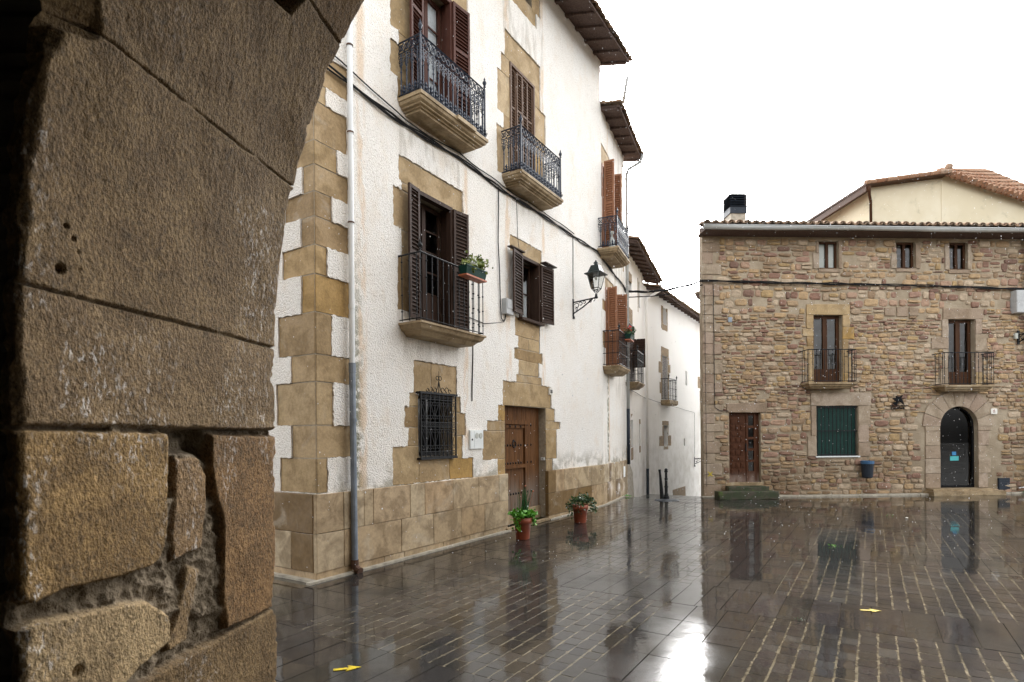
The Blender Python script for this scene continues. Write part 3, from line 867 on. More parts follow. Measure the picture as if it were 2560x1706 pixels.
# old plank door with wicket
x0, x1, z0, z1 = A_OPEN['door']
mb = MB(); n = 9
for i in range(n):
    a = x0 + (x1 - x0) * i / n; b = x0 + (x1 - x0) * (i + 1) / n
    mb.box(a + .003, b - .003, .165 + rng.uniform(0, .004), .22, z0 + .02, z1)
dr = mb.build('door', M['doorwood'], A); dr['label'] = 'old studded plank door with a small wicket door in it'
mb = MB()
wx0, wx1, wz1 = 4.36, 5.20, 2.0
mb.box(wx0 - .06, wx0 - .012, .11, .17, .3, wz1 + .02); mb.box(wx1 + .012, wx1 + .07, .11, .17, .3, wz1 + .02); mb.box(wx0 - .07, wx1 + .09, .095, .17, wz1 - .01, wz1 + .07); mb.box(wx0, wx1, .12, .17, wz1 - .08, wz1 - .025)
mb.box(wx0, wx1, .10, .165, 1.13, 1.20)
for i in range(5):
    a = wx0 + (wx1 - wx0) * i / 5; mb.box(a + .003, a + (wx1 - wx0) / 5 - .003, .15, .166, .33, wz1 - .08)
wk = mb.build('wicket', M['doorwood'], dr)
mb = MB(); mb.lathe([(.020, 0), (.016, .012), (.004, .022)], (0, 0, 0), 6); mb.xf(lambda p: (p[0], -p[2], p[1] * 1.4))
st0 = mb.build('stud', M['iron'], dr); spots = [(4.41 + .098 * i, .150, z) for z in (.63, 1.23, 1.58) for i in range(8)] + [(x, .163, z) for z in (.63, 1.23, 1.58, 1.98) for x in (5.36, 5.52)] + [(4.45 + .2 * i, .12, 1.95) for i in range(4)]
for i, p in enumerate(spots):
    q = st0 if i == 0 else st0.copy()
    if i: COL.objects.link(q)
    q.location = p
mb = MB(); mb.ring((4.82, .13, 1.60), .062, .010, 'y', 16, 6); mb.lathe([(.03, 0), (.012, .03)], (0, 0, 0), 8); mb.xf(lambda p: (4.82 + p[0], .15 - p[2], 1.665 + p[1]), len(mb.v) - 16)
mb.build('knocker', M['iron'], dr)
mb = MB(); mb.box(4.22, 5.95, -.09, .2, 0, .05); mb.block(4.24, 5.2, .05, .3, .12, .2, .008, .004); mb.block(5.2, 5.87, .05, .3, .125, .2, .008, .004)
mb.build('threshold', M['slabstone'], A)

# balconies of house A
b1 = slab(A, 1.47, 3.14, .46, 6.655, MOULD, M['slabstone']); fancy_railing(b1, 1.51, 3.10, .42, 6.675, 7.48)
b1['label'] = 'stone balcony with blue black cast iron railing beside the drainpipe'
b2 = slab(A, 4.21, 5.86, .46, 6.60, MOULD, M['slabstone']); fancy_railing(b2, 4.25, 5.82, .42, 6.62, 7.43)
b2['label'] = 'stone balcony with blue black cast iron railing under closed shutters'
b3 = slab(A, 1.44, 3.04, .46, 3.40, LOWMOULD, M['slabstone']); plain_railing(b3, 1.47, 3.0, .42, 3.42, 4.37, .125, 4)
b3['label'] = 'low stone balcony with plain black rail and a flower box'
mb = MB(); mb.box(2.28, 2.75, -.50, -.40, 6.60, 6.66); mb.build('stone_offcut', M['slabstone'], b1)
# roof and pipes of house A
eaves(A, -.6, 8.98, 11.25, .75, 11.02, 4.5, .30)
mb = MB()
mb.tube([(.505, -.09, 11.1), (.505, -.09, 2.62)], .037, 12)
for z in (6.86, 5.72, 4.55, 3.45, 2.9, 8.2, 9.6): mb.tube([(.505, -.09, z - .03), (.505, -.09, z + .03)], .042, 12)
pp = mb.build('drainpipe', M['pipewhite'], A, False)
mb = MB(); mb.tube([(.505, -.09, 2.62), (.515, -.10, .16)], .042, 12); mb.tube([(.505, -.09, 2.6), (.505, -.09, 2.72)], .047, 12); mb.tube([(.51, -.1, 1.96), (.51, -.1, 2.0)], .047, 12)
mb.build('lower_pipe', M['pipeiron'], pp)
mb = MB()
mb.tube([(.515, -.10, .17), (.515, -.10, .09), (.525, -.14, .04), (.525, -.19, .025)], [.05, .05, .048, .05], 10)
mb.build('shoe', M['rust'], pp)
for z in (6.83, 5.70, 4.53):
    mb = MB(); mb.tube([(.505, -.09, z), (.505, -.09, z + .02)], .0445, 12); mb.build('collar', M['rust'], pp)

# ------------------------------------------------------------------ HOUSE B: lower part of the row
B = thing('white_house', 'narrow white roughcast house with orange brown shutters next to the alley', 'house', (*OB, 0), ANG_B)
opB = {'top': (.14, .98, 6.55, 8.72), 'low': (.42, 1.26, 3.56, 5.62)}
surB = [(.09, 1.25, 8.72, 9.22), (-.0, .14, 7.86, 8.46), (.0, .14, 6.55, 7.14), (.98, 1.12, 6.55, 8.72), (.41, 1.46, 5.62, 5.9), (.1, .42, 4.98, 5.25), (.1, .42, 4.02, 4.44), (1.26, 1.4, 3.56, 5.62)]
quoB = [(2.45 if i % 2 else 2.6, 2.86, 6.6 + i * .35, 6.95 + i * .35) for i in range(9)]
mb = MB()
wall_sheet(mb, 0, 2.86, 1.0, 10.12, list(opB.values()) + surB + quoB, -.022, .024, .09, .008, .004, 0)
wall_sheet(mb, .0, 2.86, -.5, 10.12, list(opB.values()), .004, .26, 9, 0, 0, 1)
body(mb, .3, 2.86, 6.0, -.5, 10.05, 0, left=False)
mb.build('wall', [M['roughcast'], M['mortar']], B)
stones(B, surB[:4], 'window_surround', M['sandstone']); stones(B, surB[4:], 'window_surround', M['sandstone']); stones(B, quoB, 'quoins', M['sandstone'])
mb = MB(); plinth_row([0, .55, .8, 1.25, 1.7, 2.1, 2.5, 2.88], .555, 1.03, mb, PY, (1,)); plinth_row([0, .35, .7, 1.3, 1.9, 2.4, 2.88], .05, .555, mb, PY, (1, 3)); plinth_row([0, 1.4, 2.88], -.2, .05, mb, -.05)
mb.box(0, 2.9, -.12, -.04, -.01, .022, 1)
mb.build('plinth', [M['plinth'], M['palestone'], M['plinth_dark']], B)
wB1 = door_with_shutters(B, opB['top'], .2, M['framewood'], M['orangewood'], .27, .27, (6.58, 8.75), 2, .5, 1, (.5,), 97, 80)
wB1['label'] = 'orange brown louvred balcony shutters on the upper floor'
wB2 = door_with_shutters(B, opB['low'], .2, M['framewood'], M['orangewood'], .25, .34, (3.58, 5.60), 2, .5, 1, (.45,), 97, 72)
wB2['label'] = 'orange brown louvred balcony shutters on the lower floor'
bB1 = slab(B, -.22, 1.18, .52, 6.43, MOULD, M['slabstone']); fancy_railing(bB1, -.18, 1.12, .48, 6.45, 7.2)
bB1['label'] = 'upper stone balcony with blue black cast iron railing'
bB2 = slab(B, .08, 1.36, .47, 3.53, LOWMOULD, M['slabstone']); plain_railing(bB2, .12, 1.32, .44, 3.55, 4.42, .11, 0, .008, True, (3.85, 4.14))
bB2['label'] = 'lower stone balcony with black grid railing'
eaves(B, .1, 3.15, 10.05, .5, 10.02, 4.0, .16)
mb = MB()
mb.tube([(3.0, -.55, 10.1), (3.0, -.5, 9.9), (2.85, -.16, 9.68), (2.84, -.10, 9.5), (2.84, -.10, 2.55)], .048, 10)
for z in (9.4, 8.35, 7.3, 6.2, 5.2, 4.0): mb.tube([(2.84, -.10, z - .025), (2.84, -.10, z + .025)], .055, 10)
pb = mb.build('drainpipe', M['gutter'], B, True)
mb = MB(); mb.tube([(2.84, -.10, 2.55), (2.84, -.10, .9)], .052, 10); mb.build('lower_pipe', M['slate'], pb, True)
mb = MB(); mb.box(2.28, 2.52, -.066, -.05, .55, .86); mb.build('plinth_hatch', M['whitebox'], B)
mb = MB(); mb.tube([(.55, -.62, 11.0), (.55, -.5, 10.35)], .045, 10); mb.build('roof_pipe', M['gutter'], B, True)

# ------------------------------------------------------------------ HOUSE C and D in the alley
C = thing('white_house', 'limewashed house at the alley mouth with dark shutters and a small balcony', 'house', (*OC, 0), ANG_C)
opC = {'up1': (1.14, 1.62, 6.35, 7.0), 'balc': (1.05, 1.72, 3.46, 5.35), 'low1': (1.26, 1.62, 1.36, 2.25), 'low2': (2.88, 3.12, 1.39, 2.15), 'up2': (2.86, 3.2, 6.2, 7.1)}
surC = [(1.05, 1.14, 6.2, 7.0), (1.0, 1.66, 6.7, 7.0), (1.0, 1.72, 5.35, 5.85), (1.72, 1.85, 3.5, 5.2), (1.2, 1.68, 2.25, 2.46), (1.2, 1.26, 1.36, 2.25), (1.26, 1.68, .96, 1.36), (2.84, 3.16, 2.15, 2.33), (2.86, 3.15, 1.16, 1.39), (2.75, 2.86, 6.0, 7.2)]
mb = MB(); wall_sheet(mb, -.2, 4.0, -4, 7.6, list(opC.values()), 0, .25, .5, 0, .006, 0); body(mb, -.2, 4.0, 6, -4, 7.55, 0)
mb.build('wall', M['limewash'], C)
for q in (surC[:2], surC[2:4], surC[4:7], surC[7:9], surC[9:]): stones(C, q, 'window_surround', M['alleystone'], -.006, .02)
for k in ('low1', 'low2', 'up1', 'up2'):
    a, b, c_, d_ = opC[k]; glazed(C, a, b, c_, d_, .12, M['darkwood'], .04, 1, 0)
wc = glazed(C, opC['balc'][0], opC['balc'][1], 3.46, 5.35, .15, M['darkwood'], .05, 1, 2, .5)
panel_shutter(wc, 1.06, -.03, 3.5, 5.3, .62, 4, M['darkwood'], (.5,)); panel_shutter(wc, 1.80, -.03, 3.98, 4.92, .36, 84, M['darkwood'], ())
bc = slab(C, .46, 1.66, .40, 3.40, LOWMOULD, M['slabstone']); plain_railing(bc, .5, 1.6, .36, 3.42, 4.36, .13, 0, .008, True, (4.1, 3.75))
eaves(C, -.15, 4.9, 7.55, .5, 7.45, 4, .28)
mb = MB()
mb.tube([(4.7, -.55, 7.4), (4.55, -.5, 7.1), (4.05, -.12, 6.75), (4.0, -.10, 6.5), (4.0, -.10, .55)], .05, 8)
pc = mb.build('drainpipe', M['limewash'], C, True)
mb = MB(); mb.tube([(4.0, -.10, .55), (4.0, -.10, -1.5)], .053, 8); mb.build('lower_pipe', M['slate'], pc, True)
mb = MB(); mb.prism([(.0, -2), (1.9, -2), (1.75, -.3), (1.55, .3), (1.5, .55), (1.1, .8), (.7, 1.2), (.3, 1.55), (0, 1.7)], -.012, .02)
mb.build('render_patch', M['palestone'], C)

Dh = thing('white_house', 'long white limewashed house down the alley with beaded curtain balcony door', 'house', (*OD, 0), ANG_A)
opD = {'up': (2.3, 2.76, 6.2, 6.86), 'balc': (2.16, 2.87, 3.18, 4.93), 'low': (2.25, 2.83, 1.31, 2.14), 'slit1': (5.47, 5.76, 3.98, 4.62), 'slit2': (5.1, 5.34, 1.29, 1.61),
       'far': (8.12, 8.9, 2.97, 4.95), 'farlow': (8.36, 8.9, 1.24, 2.0), 'cellar': (3.9, 5.0, -1.6, -1.0)}
surD = [(2.06, 2.3, 6.0, 6.9), (2.76, 2.9, 6.0, 6.9), (2.14, 2.86, 5.95, 6.2), (2.01, 3.02, 4.93, 5.27), (1.98, 2.16, 4.65, 4.93), (1.98, 2.16, 3.18, 4.2), (1.7, 2.16, 4.2, 4.65), (2.87, 3.22, 4.3, 4.65), (2.87, 3.05, 3.18, 4.3), (2.87, 3.05, 4.65, 4.93), (1.8, 1.98, 3.4, 3.85),
        (2.06, 2.94, 2.14, 2.34), (1.70, 2.25, 1.33, 1.73), (2.83, 3.26, 1.33, 1.75), (2.1, 2.25, 1.73, 2.14), (2.83, 2.92, 1.75, 2.14), (2.25, 2.85, 1.18, 1.31),
        (8.0, 9.0, 4.95, 5.4), (7.95, 8.12, 2.9, 3.9), (7.6, 8.12, 4.0, 4.55), (8.2, 9.0, 2.0, 2.2), (8.2, 8.36, 1.24, 2.0)]
mb = MB(); wall_sheet(mb, 0, 16, -5, 7.22, list(opD.values()), 0, .25, .5, 0, .006, 0); body(mb, 0, 16, 6, -5, 7.1, 0)
mb.build('wall', M['limewash'], Dh)
for q in (surD[:3], surD[3:11], surD[11:17], surD[17:20], surD[20:]): stones(Dh, q, 'window_surround', M['alleystone'], -.008, .02)
mb = MB(); mb.prism([(3.39, -1.05), (5.35, -1.05), (5.3, -.5), (3.42, -.52)], -.01, .02); mb.build('cellar_lintel', M['alleystone'], Dh)
for k in ('up', 'low', 'farlow'):
    a, b, c_, d_ = opD[k]; glazed(Dh, a, b, c_, d_, .16, M['darkwood'], .05, 1, 1)
wd = glazed(Dh, 2.16, 2.87, 3.18, 4.93, .15, M['framewood'], .05, 1, 2, .5); wd['label'] = 'balcony door behind a beaded curtain'
mb = MB()
for i in range(15):
    x = 2.19 + .65 * i / 14
    mb.tube([(x, .05, 3.2), (x, .05, 4.88)], .011, 4, i % 2)
    for k in range(26): mb.ball((x, .05, 3.24 + k * .063), .02, i % 2)
mb.build('bead_curtain', [M['framewood'], M['curtain']], wd)
wf = glazed(Dh, 8.12, 8.9, 2.97, 4.95, .15, M['redwood'], .05, 1, 2); panel_shutter(wf, 8.13, .03, 3.0, 4.9, .75, 0, M['redwood'], (.5,))
bd = slab(Dh, 1.93, 3.05, .36, 3.14, [(0, 0), (0, .14), (.05, .2)], M['slabstone']); plain_railing(bd, 1.96, 3.0, .32, 3.16, 3.98, .12, 3, .007)
slab(Dh, 8.0, 9.0, .3, 2.95, [(0, 0), (0, .12), (.05, .2)], M['slabstone'], 'window_sill')
eaves(Dh, .3, 16, 7.1, .45, 7.08, 4, .28)

# ------------------------------------------------------------------ STONE HOUSE across the square
S = thing('stone_house', 'rubble stone house with tiled eaves, arched doorway and two iron balconies across the square', 'house', (*ORB, 0), ANG_RB)
opS = {'w1': (3.38, 3.95, 6.46, 7.25), 'w2': (5.67, 6.23, 6.48, 7.25), 'w3': (7.245, 7.79, 6.455, 7.25), 'b1': (3.2, 4.05, 3.2, 5.145), 'b2': (7.195, 8.0, 3.11, 5.03),
       'door': (.738, 1.65, .40, 2.375), 'green': (3.26, 4.49, 1.125, 2.555)}
AX0, AX1, AZ0, AZS = 6.92, 8.06, .17, 1.95
AC = ((AX0 + AX1) / 2, AZS); AR = (AX1 - AX0) / 2
surS = [(3.0, 4.27, 5.145, 5.45), (2.99, 3.2, 4.75, 5.145), (2.88, 3.2, 4.53, 4.75), (3.0, 3.2, 4.25, 4.53), (2.9, 3.2, 3.9, 4.25), (3.02, 3.2, 3.2, 3.9), (4.05, 4.27, 4.8, 5.145), (4.05, 4.4, 4.45, 4.8), (4.05, 4.22, 3.95, 4.45), (4.05, 4.3, 3.5, 3.95), (4.05, 4.2, 3.2, 3.5),
        (7.03, 8.25, 5.03, 5.34), (7.0, 7.195, 4.5, 5.03), (6.68, 7.195, 4.17, 4.5), (7.02, 7.195, 3.6, 4.17), (6.95, 7.195, 3.11, 3.6), (8.0, 8.2, 4.6, 5.03), (8.0, 8.35, 4.1, 4.6), (8.0, 8.2, 3.5, 4.1), (8.0, 8.22, 3.11, 3.5),
        (.66, 1.83, 2.375, 2.64), (3.10, 4.88, 2.555, 2.93), (3.11, 3.26, 1.7, 2.555), (3.0, 3.26, 1.125, 1.7), (4.49, 4.84, 2.0, 2.555), (4.49, 4.8, 1.5, 2.0), (4.49, 4.84, 1.1, 1.5),
        (3.2, 3.38, 6.46, 6.9), (3.3, 3.38, 6.9, 7.25), (3.95, 4.05, 6.46, 7.25), (5.5, 5.67, 6.48, 6.9), (6.23, 6.38, 6.48, 7.2), (7.1, 7.245, 6.455, 7.2), (7.79, 7.9, 6.46, 7.2), (3.36, 4.0, 6.36, 6.46), (5.65, 6.25, 6.38, 6.48), (7.22, 7.85, 6.35, 6.455),
        (5.3, 5.62, 5.12, 5.36), (5.66, 6.0, 5.1, 5.38), (6.03, 6.3, 5.12, 5.36)]
quoS = []
z = 0.02; k = 0
while z < 7.3:
    h = .22 + .12 * rng.random(); quoS.append((0.0, .3 if k % 2 else .45 + .1 * rng.random(), z, min(z + h, 7.32))); z += h; k += 1
archrect = (AX0, AX1, AZ0, AZS)
jam = []
z = AZ0
while z < AZS - .05:
    h = min(.42, AZS - z) if AZS - z < .6 else .34 + .1 * rng.random()
    jam.append((AX0 - .28 - .22 * rng.random(), AX0, z, z + h)); jam.append((AX1, AX1 + .2 + .3 * rng.random(), z, z + h)); z += h
holesS = list(opS.values())
def in_arch(x, z, g=0.0):
    if AX0 - g < x < AX1 + g and AZ0 < z <= AZS: return True
    return z > AZS and (x - AC[0]) ** 2 + (z - AC[1]) ** 2 < (AR + g) ** 2
# mortar backing, cut with the arch
mb = MB()
WX1 = 12.0
N = 20
arc = [(AC[0] - AR * math.cos(math.pi * i / N), AC[1] + AR * math.sin(math.pi * i / N)) for i in range(N + 1)]
wall_sheet(mb, 0, WX1, 0, 7.6, holesS + [(AX0, AX1, 0.0, AZS + AR)], .03, .22, 9, 0, 0, 0)
for i in range(N):
    (xa, za), (xb, zb) = arc[i], arc[i + 1]
    zt = AZS + AR
    mb.quad((xa, .03, za), (xb, .03, zb), (xb, .03, zt), (xa, .03, zt)); mb.quad((xb, .03, zb), (xa, .03, za), (xa, .25, za), (xb, .25, zb))
body(mb, 2.6, WX1, 3.2, 0, 7.3, 0, left=False)
mb.add([(0, .06, 7.28), (2.6, .06, 7.28), (2.6, 3.2, 7.28)], [(0, 1, 2)])
mb.add([(0, .03, 0), (0, .03, 7.3), (2.6, 3.2, 7.3), (2.6, 3.2, 0)], [(0, 1, 2, 3)])
# rubble stones in loose courses
def rubble(mb, x0, x1, z0, z1, rows, wid, gap, keepout, dens=1.0, mi=1):
    z = z0
    while z < z1 - .04:
        h = min(rng.uniform(*rows), z1 - z)
        if z1 - z - h < .05: h = z1 - z
        x = x0 + rng.uniform(0, .1)
        while x < x1:
            w = rng.uniform(*wid) * (1.25 if h > .13 else 1.0)
            a, b = x, min(x + w, x1)
            x = b
            if b - a < .05: continue
            g = gap * rng.uniform(.5, 1.5)
            sa, sb, sc, sd = a + g, b - g, z + g, z + h - g
            wv = .035 * math.sin((a + b) * .8 + z * 2.1) + .02 * math.sin((a + b) * 1.9 + z * 5)
            wv *= min(1.0, z / .5) * min(1.0, max(0, (7.1 - z)) / .5)
            sc += rng.uniform(-.02, .02) + wv; sd += rng.uniform(-.02, .02) + wv
            if sd - sc > .125 and sb - sa > .1 and rng.random() < .28:      # two thin stones stacked
                m_ = sc + (sd - sc) * rng.uniform(.4, .6); todo = [(sa, sb, sc, m_ - gap), (sa, sb, m_ + gap, sd)]
            else: todo = [(sa, sb, sc, sd)]
            for cell in todo: lay(mb, cell, gap, keepout, dens, mi)
        z += h
def lay(mb, cell, gap, keepout, dens, mi):
    if True:
        if True:
            sa, sb, sc, sd = cell; g = gap
            bad = False
            for (ka, kb, kc, kd) in keepout:
                if sa < kb + g and sb > ka - g and sc < kd and sd > kc:
                    if kb + g < sb - .06 and ka < sa: sa = kb + g
                    elif ka - g > sa + .06 and kb > sb: sb = ka - g
                    else: bad = True; break
            if bad or sb - sa < .045 or sd - sc < .03: return
            if any(in_arch(px, pz, .48) for px in (sa, sb) for pz in (sc, sd)) and sc > .16: return
            if rng.random() > dens: return
            cx, cz = (sa + sb) / 2, (sc + sd) / 2; hw, hh = (sb - sa) / 2, (sd - sc) / 2
            n = 12; P = []
            pw = rng.uniform(3.2, 8); rot = rng.uniform(-.06, .06)
            for i in range(n):
                t = 2 * math.pi * (i + .3) / n
                c_, s_ = math.cos(t), math.sin(t)
                q = (abs(c_) ** pw + abs(s_) ** pw) ** (-1 / pw) * rng.uniform(.9, 1.04)
                dx, dz = hw * c_ * q, hh * s_ * q
                P.append((cx + dx - dz * rot, cz + dz + dx * rot))
            b0 = rng.uniform(-.016, .024)
            vs = [(px, .035, pz) for px, pz in P] + [(cx + (px - cx) * .93, b0, cz + (pz - cz) * .90) for px, pz in P] + [(cx + (px - cx) * .6, b0 - rng.uniform(.004, .02), cz + (pz - cz) * .55) for px, pz in P]
            fs = [tuple(range(2 * n, 3 * n))]
            for i in range(n):
                k2 = (i + 1) % n
                fs.append((i, k2, n + k2, n + i)); fs.append((n + i, n + k2, 2 * n + k2, 2 * n + i))
            mb.add(vs, fs, mi)
keep = holesS + surS + quoS + jam + [(6.45, 8.5, -.1, .22)]
rubble(mb, .3, WX1, .02, 2.4, (.08, .22), (.10, .38), .009, keep)
rubble(mb, .3, WX1, 2.4, 5.0, (.06, .17), (.09, .34), .008, keep, .97)
rubble(mb, .3, WX1, 5.0, 7.3, (.09, .24), (.10, .36), .012, keep, .93)
wallS = mb.build('wall', [M['rubble_mortar'], M['rubble']], S)
stones(S, surS[25 - 6:26 - 6], 'door_surround', M['sandstone'], -.008, .03)
stones(S, surS[:11], 'window_surround', M['sandstone'], -.008, .03)
for q in (surS[11:19], surS[20:26], surS[26:29] + surS[33:34], surS[29:31] + surS[34:35], surS[31:33] + surS[35:36]): stones(S, q, 'window_surround', M['greystone'], -.008, .03)
for q in surS[36:]: stones(S, [q], 'facing_stone', M['greystone'], -.008, .03)
mb = MB()
for q in quoS: mb.block(q[0] - .01, q[1], q[2] + .006, q[3] - .006, -.006, .035, .012, .008, 0, 2)
mb.build('quoins', M['greystone'], S)
# arch ring
mb = MB(); nv = 9
for q in jam: mb.block(q[0] + .005, q[1] - .002, q[2] + .005, q[3] - .005, -.006, .035, .009, .006, 0, 2)
for i in range(nv):
    a0 = math.pi * i / nv + .008; a1 = math.pi * (i + 1) / nv - .008
    ro = AR + .52 + rng.uniform(-.06, .06)
    pts = [(AC[0] - AR * math.cos(a0 + (a1 - a0) * k / 3), AC[1] + AR * math.sin(a0 + (a1 - a0) * k / 3)) for k in range(4)] + [(AC[0] - ro * math.cos(a1 + (a0 - a1) * k / 3), AC[1] + ro * math.sin(a1 + (a0 - a1) * k / 3)) for k in range(4)]
    mb.prism(pts, -.008 + rng.uniform(-.002, .003), .036)
mb.build('arch_ring', M['greystone'], S)
# arched glass door
mb = MB(); fw = .05
mb.box(AX0, AX0 + fw, .15, .2, AZ0, AZS); mb.box(AX1 - fw, AX1, .15, .2, AZ0, AZS); mb.box(AX0, AX1, .15, .2, AZ0 - .15, AZ0 + .06)
for i in range(N):
    mb.quad(*[(AC[0] + (p[0] - AC[0]) * s, .15, AC[1] + (p[1] - AC[1]) * s) for p, s in ((arc[i], 1), (arc[i], .91), (arc[i + 1], .91), (arc[i + 1], 1))])
ad = mb.build('door', M['black'], S); ad['label'] = 'dark glass door in an arched opening'
mb = MB(); P = [(AX0 + .03, AZ0), (AX1 - .03, AZ0)] + [(AC[0] + (p[0] - AC[0]) * .95, AC[1] + (p[1] - AC[1]) * .95) for p in arc[::-1]]
mb.add([(x, .178, z) for x, z in P], [tuple(range(len(P)))]); mb.build('pane', M['glass'], ad)
mb = MB(); mb.box(7.413, 7.536, .172, .177, 1.104, 1.208); mb.build('sticker', M['bluesticker'], ad)
mb = MB(); mb.box(7.356, 7.612, .172, .177, .951, 1.077); mb.build('sticker', M['teal'], ad)
mb = MB(); mb.tube([(8.08, .14, .90), (8.08, .06, .90), (8.08, .06, 1.34), (8.08, .14, 1.34)], .014, 8); mb.build('handle', M['steel'], ad)
mb = MB(); mb.box(AX0 - .3, AX1 + .3, .6, .63, 0, 2.8); mb.build('dark_backing', M['dark'], ad)  # near-black sheet added behind the glass in place of room shade
# wooden door with glazed strip
x0, x1, z0, z1 = opS['door']
mb = MB(); y = .14
mb.box(x0, x0 + .06, y, y + .06, z0, z1); mb.box(x1 - .09, x1, y, y + .06, z0, z1); mb.box(x0 + .06, x1 - .09, y, y + .06, z1 - .08, z1)
mb.box(1.28, 1.335, y - .01, y + .05, z0, z1 - .08); mb.box(1.505, 1.56, y - .004, y + .05, z0, z1 - .08)
mb.box(x0 + .06, 1.28, y + .02, y + .05, z0, z1 - .08)
for i in range(6):
    zz = z0 + .28 + (1.62) * i / 5; mb.box(1.335, 1.505, y, y + .05, zz - .035, zz + .035) if i < 5 else None
mb.box(1.335, 1.505, y + .01, y + .05, z0, z0 + .25)
ncol = [2, 3, 2, 3, 2, 3, 2, 3, 2]
for r_, nc in enumerate(ncol):
    za = z0 + .24 + r_ * .178
    for c_ in range(nc):
        a = .83 + (1.25 - .83) * c_ / nc + .012; b = .83 + (1.25 - .83) * (c_ + 1) / nc - .012
        mb.prism([(a, za), (b, za), (b, za + .13), (a, za + .13)], y - .002, y + .02)
        mb.prism([(a + .03, za + .03), (b - .03, za + .03), (b - .03, za + .10), (a + .03, za + .10)], y - .014, y - .002)
sd = mb.build('door', M['panelwood'], S); sd['label'] = 'brown panelled wooden door with a glazed side strip'
mb = MB(); mb.quad((1.33, y + .03, z0 + .2), (1.51, y + .03, z0 + .2), (1.51, y + .03, z1 - .08), (1.33, y + .03, z1 - .08)); mb.build('pane', M['glass'], sd)
mb = MB(); mb.box(1.255, 1.28, y - .03, y + .0, 1.28, 1.5); mb.build('handle', M['iron'], sd)
mb = MB()
mb.block(.62, 1.70, .20, .40, .0, .22, .012, .008, 1, 3); mb.box(.60, 1.66, -.35, .02, .16, .315); mb.block(.55, 1.70, .165, .32, -.36, -.33, .02, .012, 0, 5); mb.box(.15, 1.76, -.70, -.34, -.01, .205); mb.block(.13, 1.78, -.01, .215, -.72, -.68, .02, .015, 0, 6)
mb.build('steps', [M['moss'], M['slabstone']], S)
mb = MB(); mb.box(6.43, 8.55, -.36, .18, -.01, .10); mb.box(6.5, 8.3, -.25, .2, .10, .165); mb.build('doorstep', M['slabstone'], S)
mb = MB()
for i in range(14): mb.block(i * .9 - .1, i * .9 + .79, -.02, .035, -.16, .03, .006, .006, 0, 2)
mb.build('kerb_course', M['palestone'], S)
# green shuttered window with bars
x0, x1, z0, z1 = opS['green']
mb = MB(); mb.box(x0, x1, .12, .16, z0, z1)
for i in range(24): mb.box(x0 + .02, x1 - .02, .112, .121, z0 + .02 + i * .058, z0 + .066 + i * .058)
gw = mb.build('window', M['green_shutter'], S); gw['label'] = 'green roller shuttered window with black bars'
mb = MB()
for i in range(11):
    x = x0 + .06 + (x1 - x0 - .12) * i / 10; mb.tube([(x, .05, z0), (x, .05, z1)], .011, 6)
for zz in (z0 + .04, (z0 + z1) / 2, z1 - .04): mb.box(x0, x1, .044, .056, zz - .012, zz + .012)
mb.build('bars', M['iron'], gw)
mb = MB(); mb.box(x0 - .03, x1 + .03, -.03, .15, z0 - .035, z0); mb.build('sill', M['whitebox'], gw)
# upper windows
for kx, lab, inner in (('w1', 'small attic window with pale blinds', 'blind'), ('w2', 'small attic window reflecting the sky', None), ('w3', 'small dark attic window', None)):
    x0, x1, z0, z1 = opS[kx]
    w = glazed(S, x0, x1, z0, z1, .10, M['framewood'], .055, 1, 0); w['label'] = lab
    if inner:
        mb = MB(); mb.quad((x0 + .03, .16, z0), (x1 - .03, .16, z0), (x1 - .03, .16, z1), (x0 + .03, .16, z1)); mb.build('blind', M['blind'], w)
for kx, lab in (('b1', 'brown glazed balcony door above the green window'), ('b2', 'brown glazed balcony door above the arched doorway')):
    x0, x1, z0, z1 = opS[kx]
    w = glazed(S, x0 + .01, x1 - .01, z0, z1, .16, M['framewood'], .085, 1, 0, .42); w['label'] = lab
sb1 = slab(S, 2.80, 4.20, .42, 3.19, [(0, 0), (0, .05), (.04, .06), (.06, .11), (.10, .12), (.13, .165)], M['slabstone']); plain_railing(sb1, 2.82, 4.17, .40, 3.21, 4.10, .115, 3, .0075, False)
sb2 = slab(S, 6.71, 8.19, .42, 3.10, [(0, 0), (0, .05), (.04, .06), (.06, .11), (.10, .12), (.13, .165)], M['slabstone']); plain_railing(sb2, 6.73, 8.17, .40, 3.12, 4.01, .115, 3, .0075, False)
sb1['label'] = 'stone balcony over the green window'; sb2['label'] = 'stone balcony over the arched doorway'
mb = MB(); mb.box(-.12, WX1, -.49, .10, 7.355, 7.385); mb.build('soffit', M['eaves'], S)
rs = eaves(S, -.05, WX1, 7.4, .5, 7.40, 3.2, .27, .222, 'tile', .55, (-.2, WX1), .85, .05)
mb = MB()
mb.box(1.66, 2.15, 1.9, 2.4, 7.8, 8.95, 0); mb.box(1.63, 2.18, 1.87, 2.43, 8.75, 8.95, 1); mb.box(1.69, 2.12, 1.93, 2.37, 8.95, 9.4, 1)
for i in range(6):
    zz = 8.97 + i * .072
    mb.add([(1.60, 1.84, zz), (2.21, 1.84, zz), (2.21, 2.46, zz), (1.60, 2.46, zz), (1.68, 1.92, zz + .06), (2.13, 1.92, zz + .06), (2.13, 2.38, zz + .06), (1.68, 2.38, zz + .06)],
           [(0, 3, 2, 1), (4, 5, 6, 7), (0, 1, 5, 4), (1, 2, 6, 5), (2, 3, 7, 6), (3, 0, 4, 7)], 1)
mb.build('chimney', [M['palestone'], M['slate']], rs)
mb = MB(); mb.tube([(9.47, -.10, 7.3), (9.47, -.10, 4.0)], .05, 10); mb.build('drainpipe', M['gutter'], S, True)
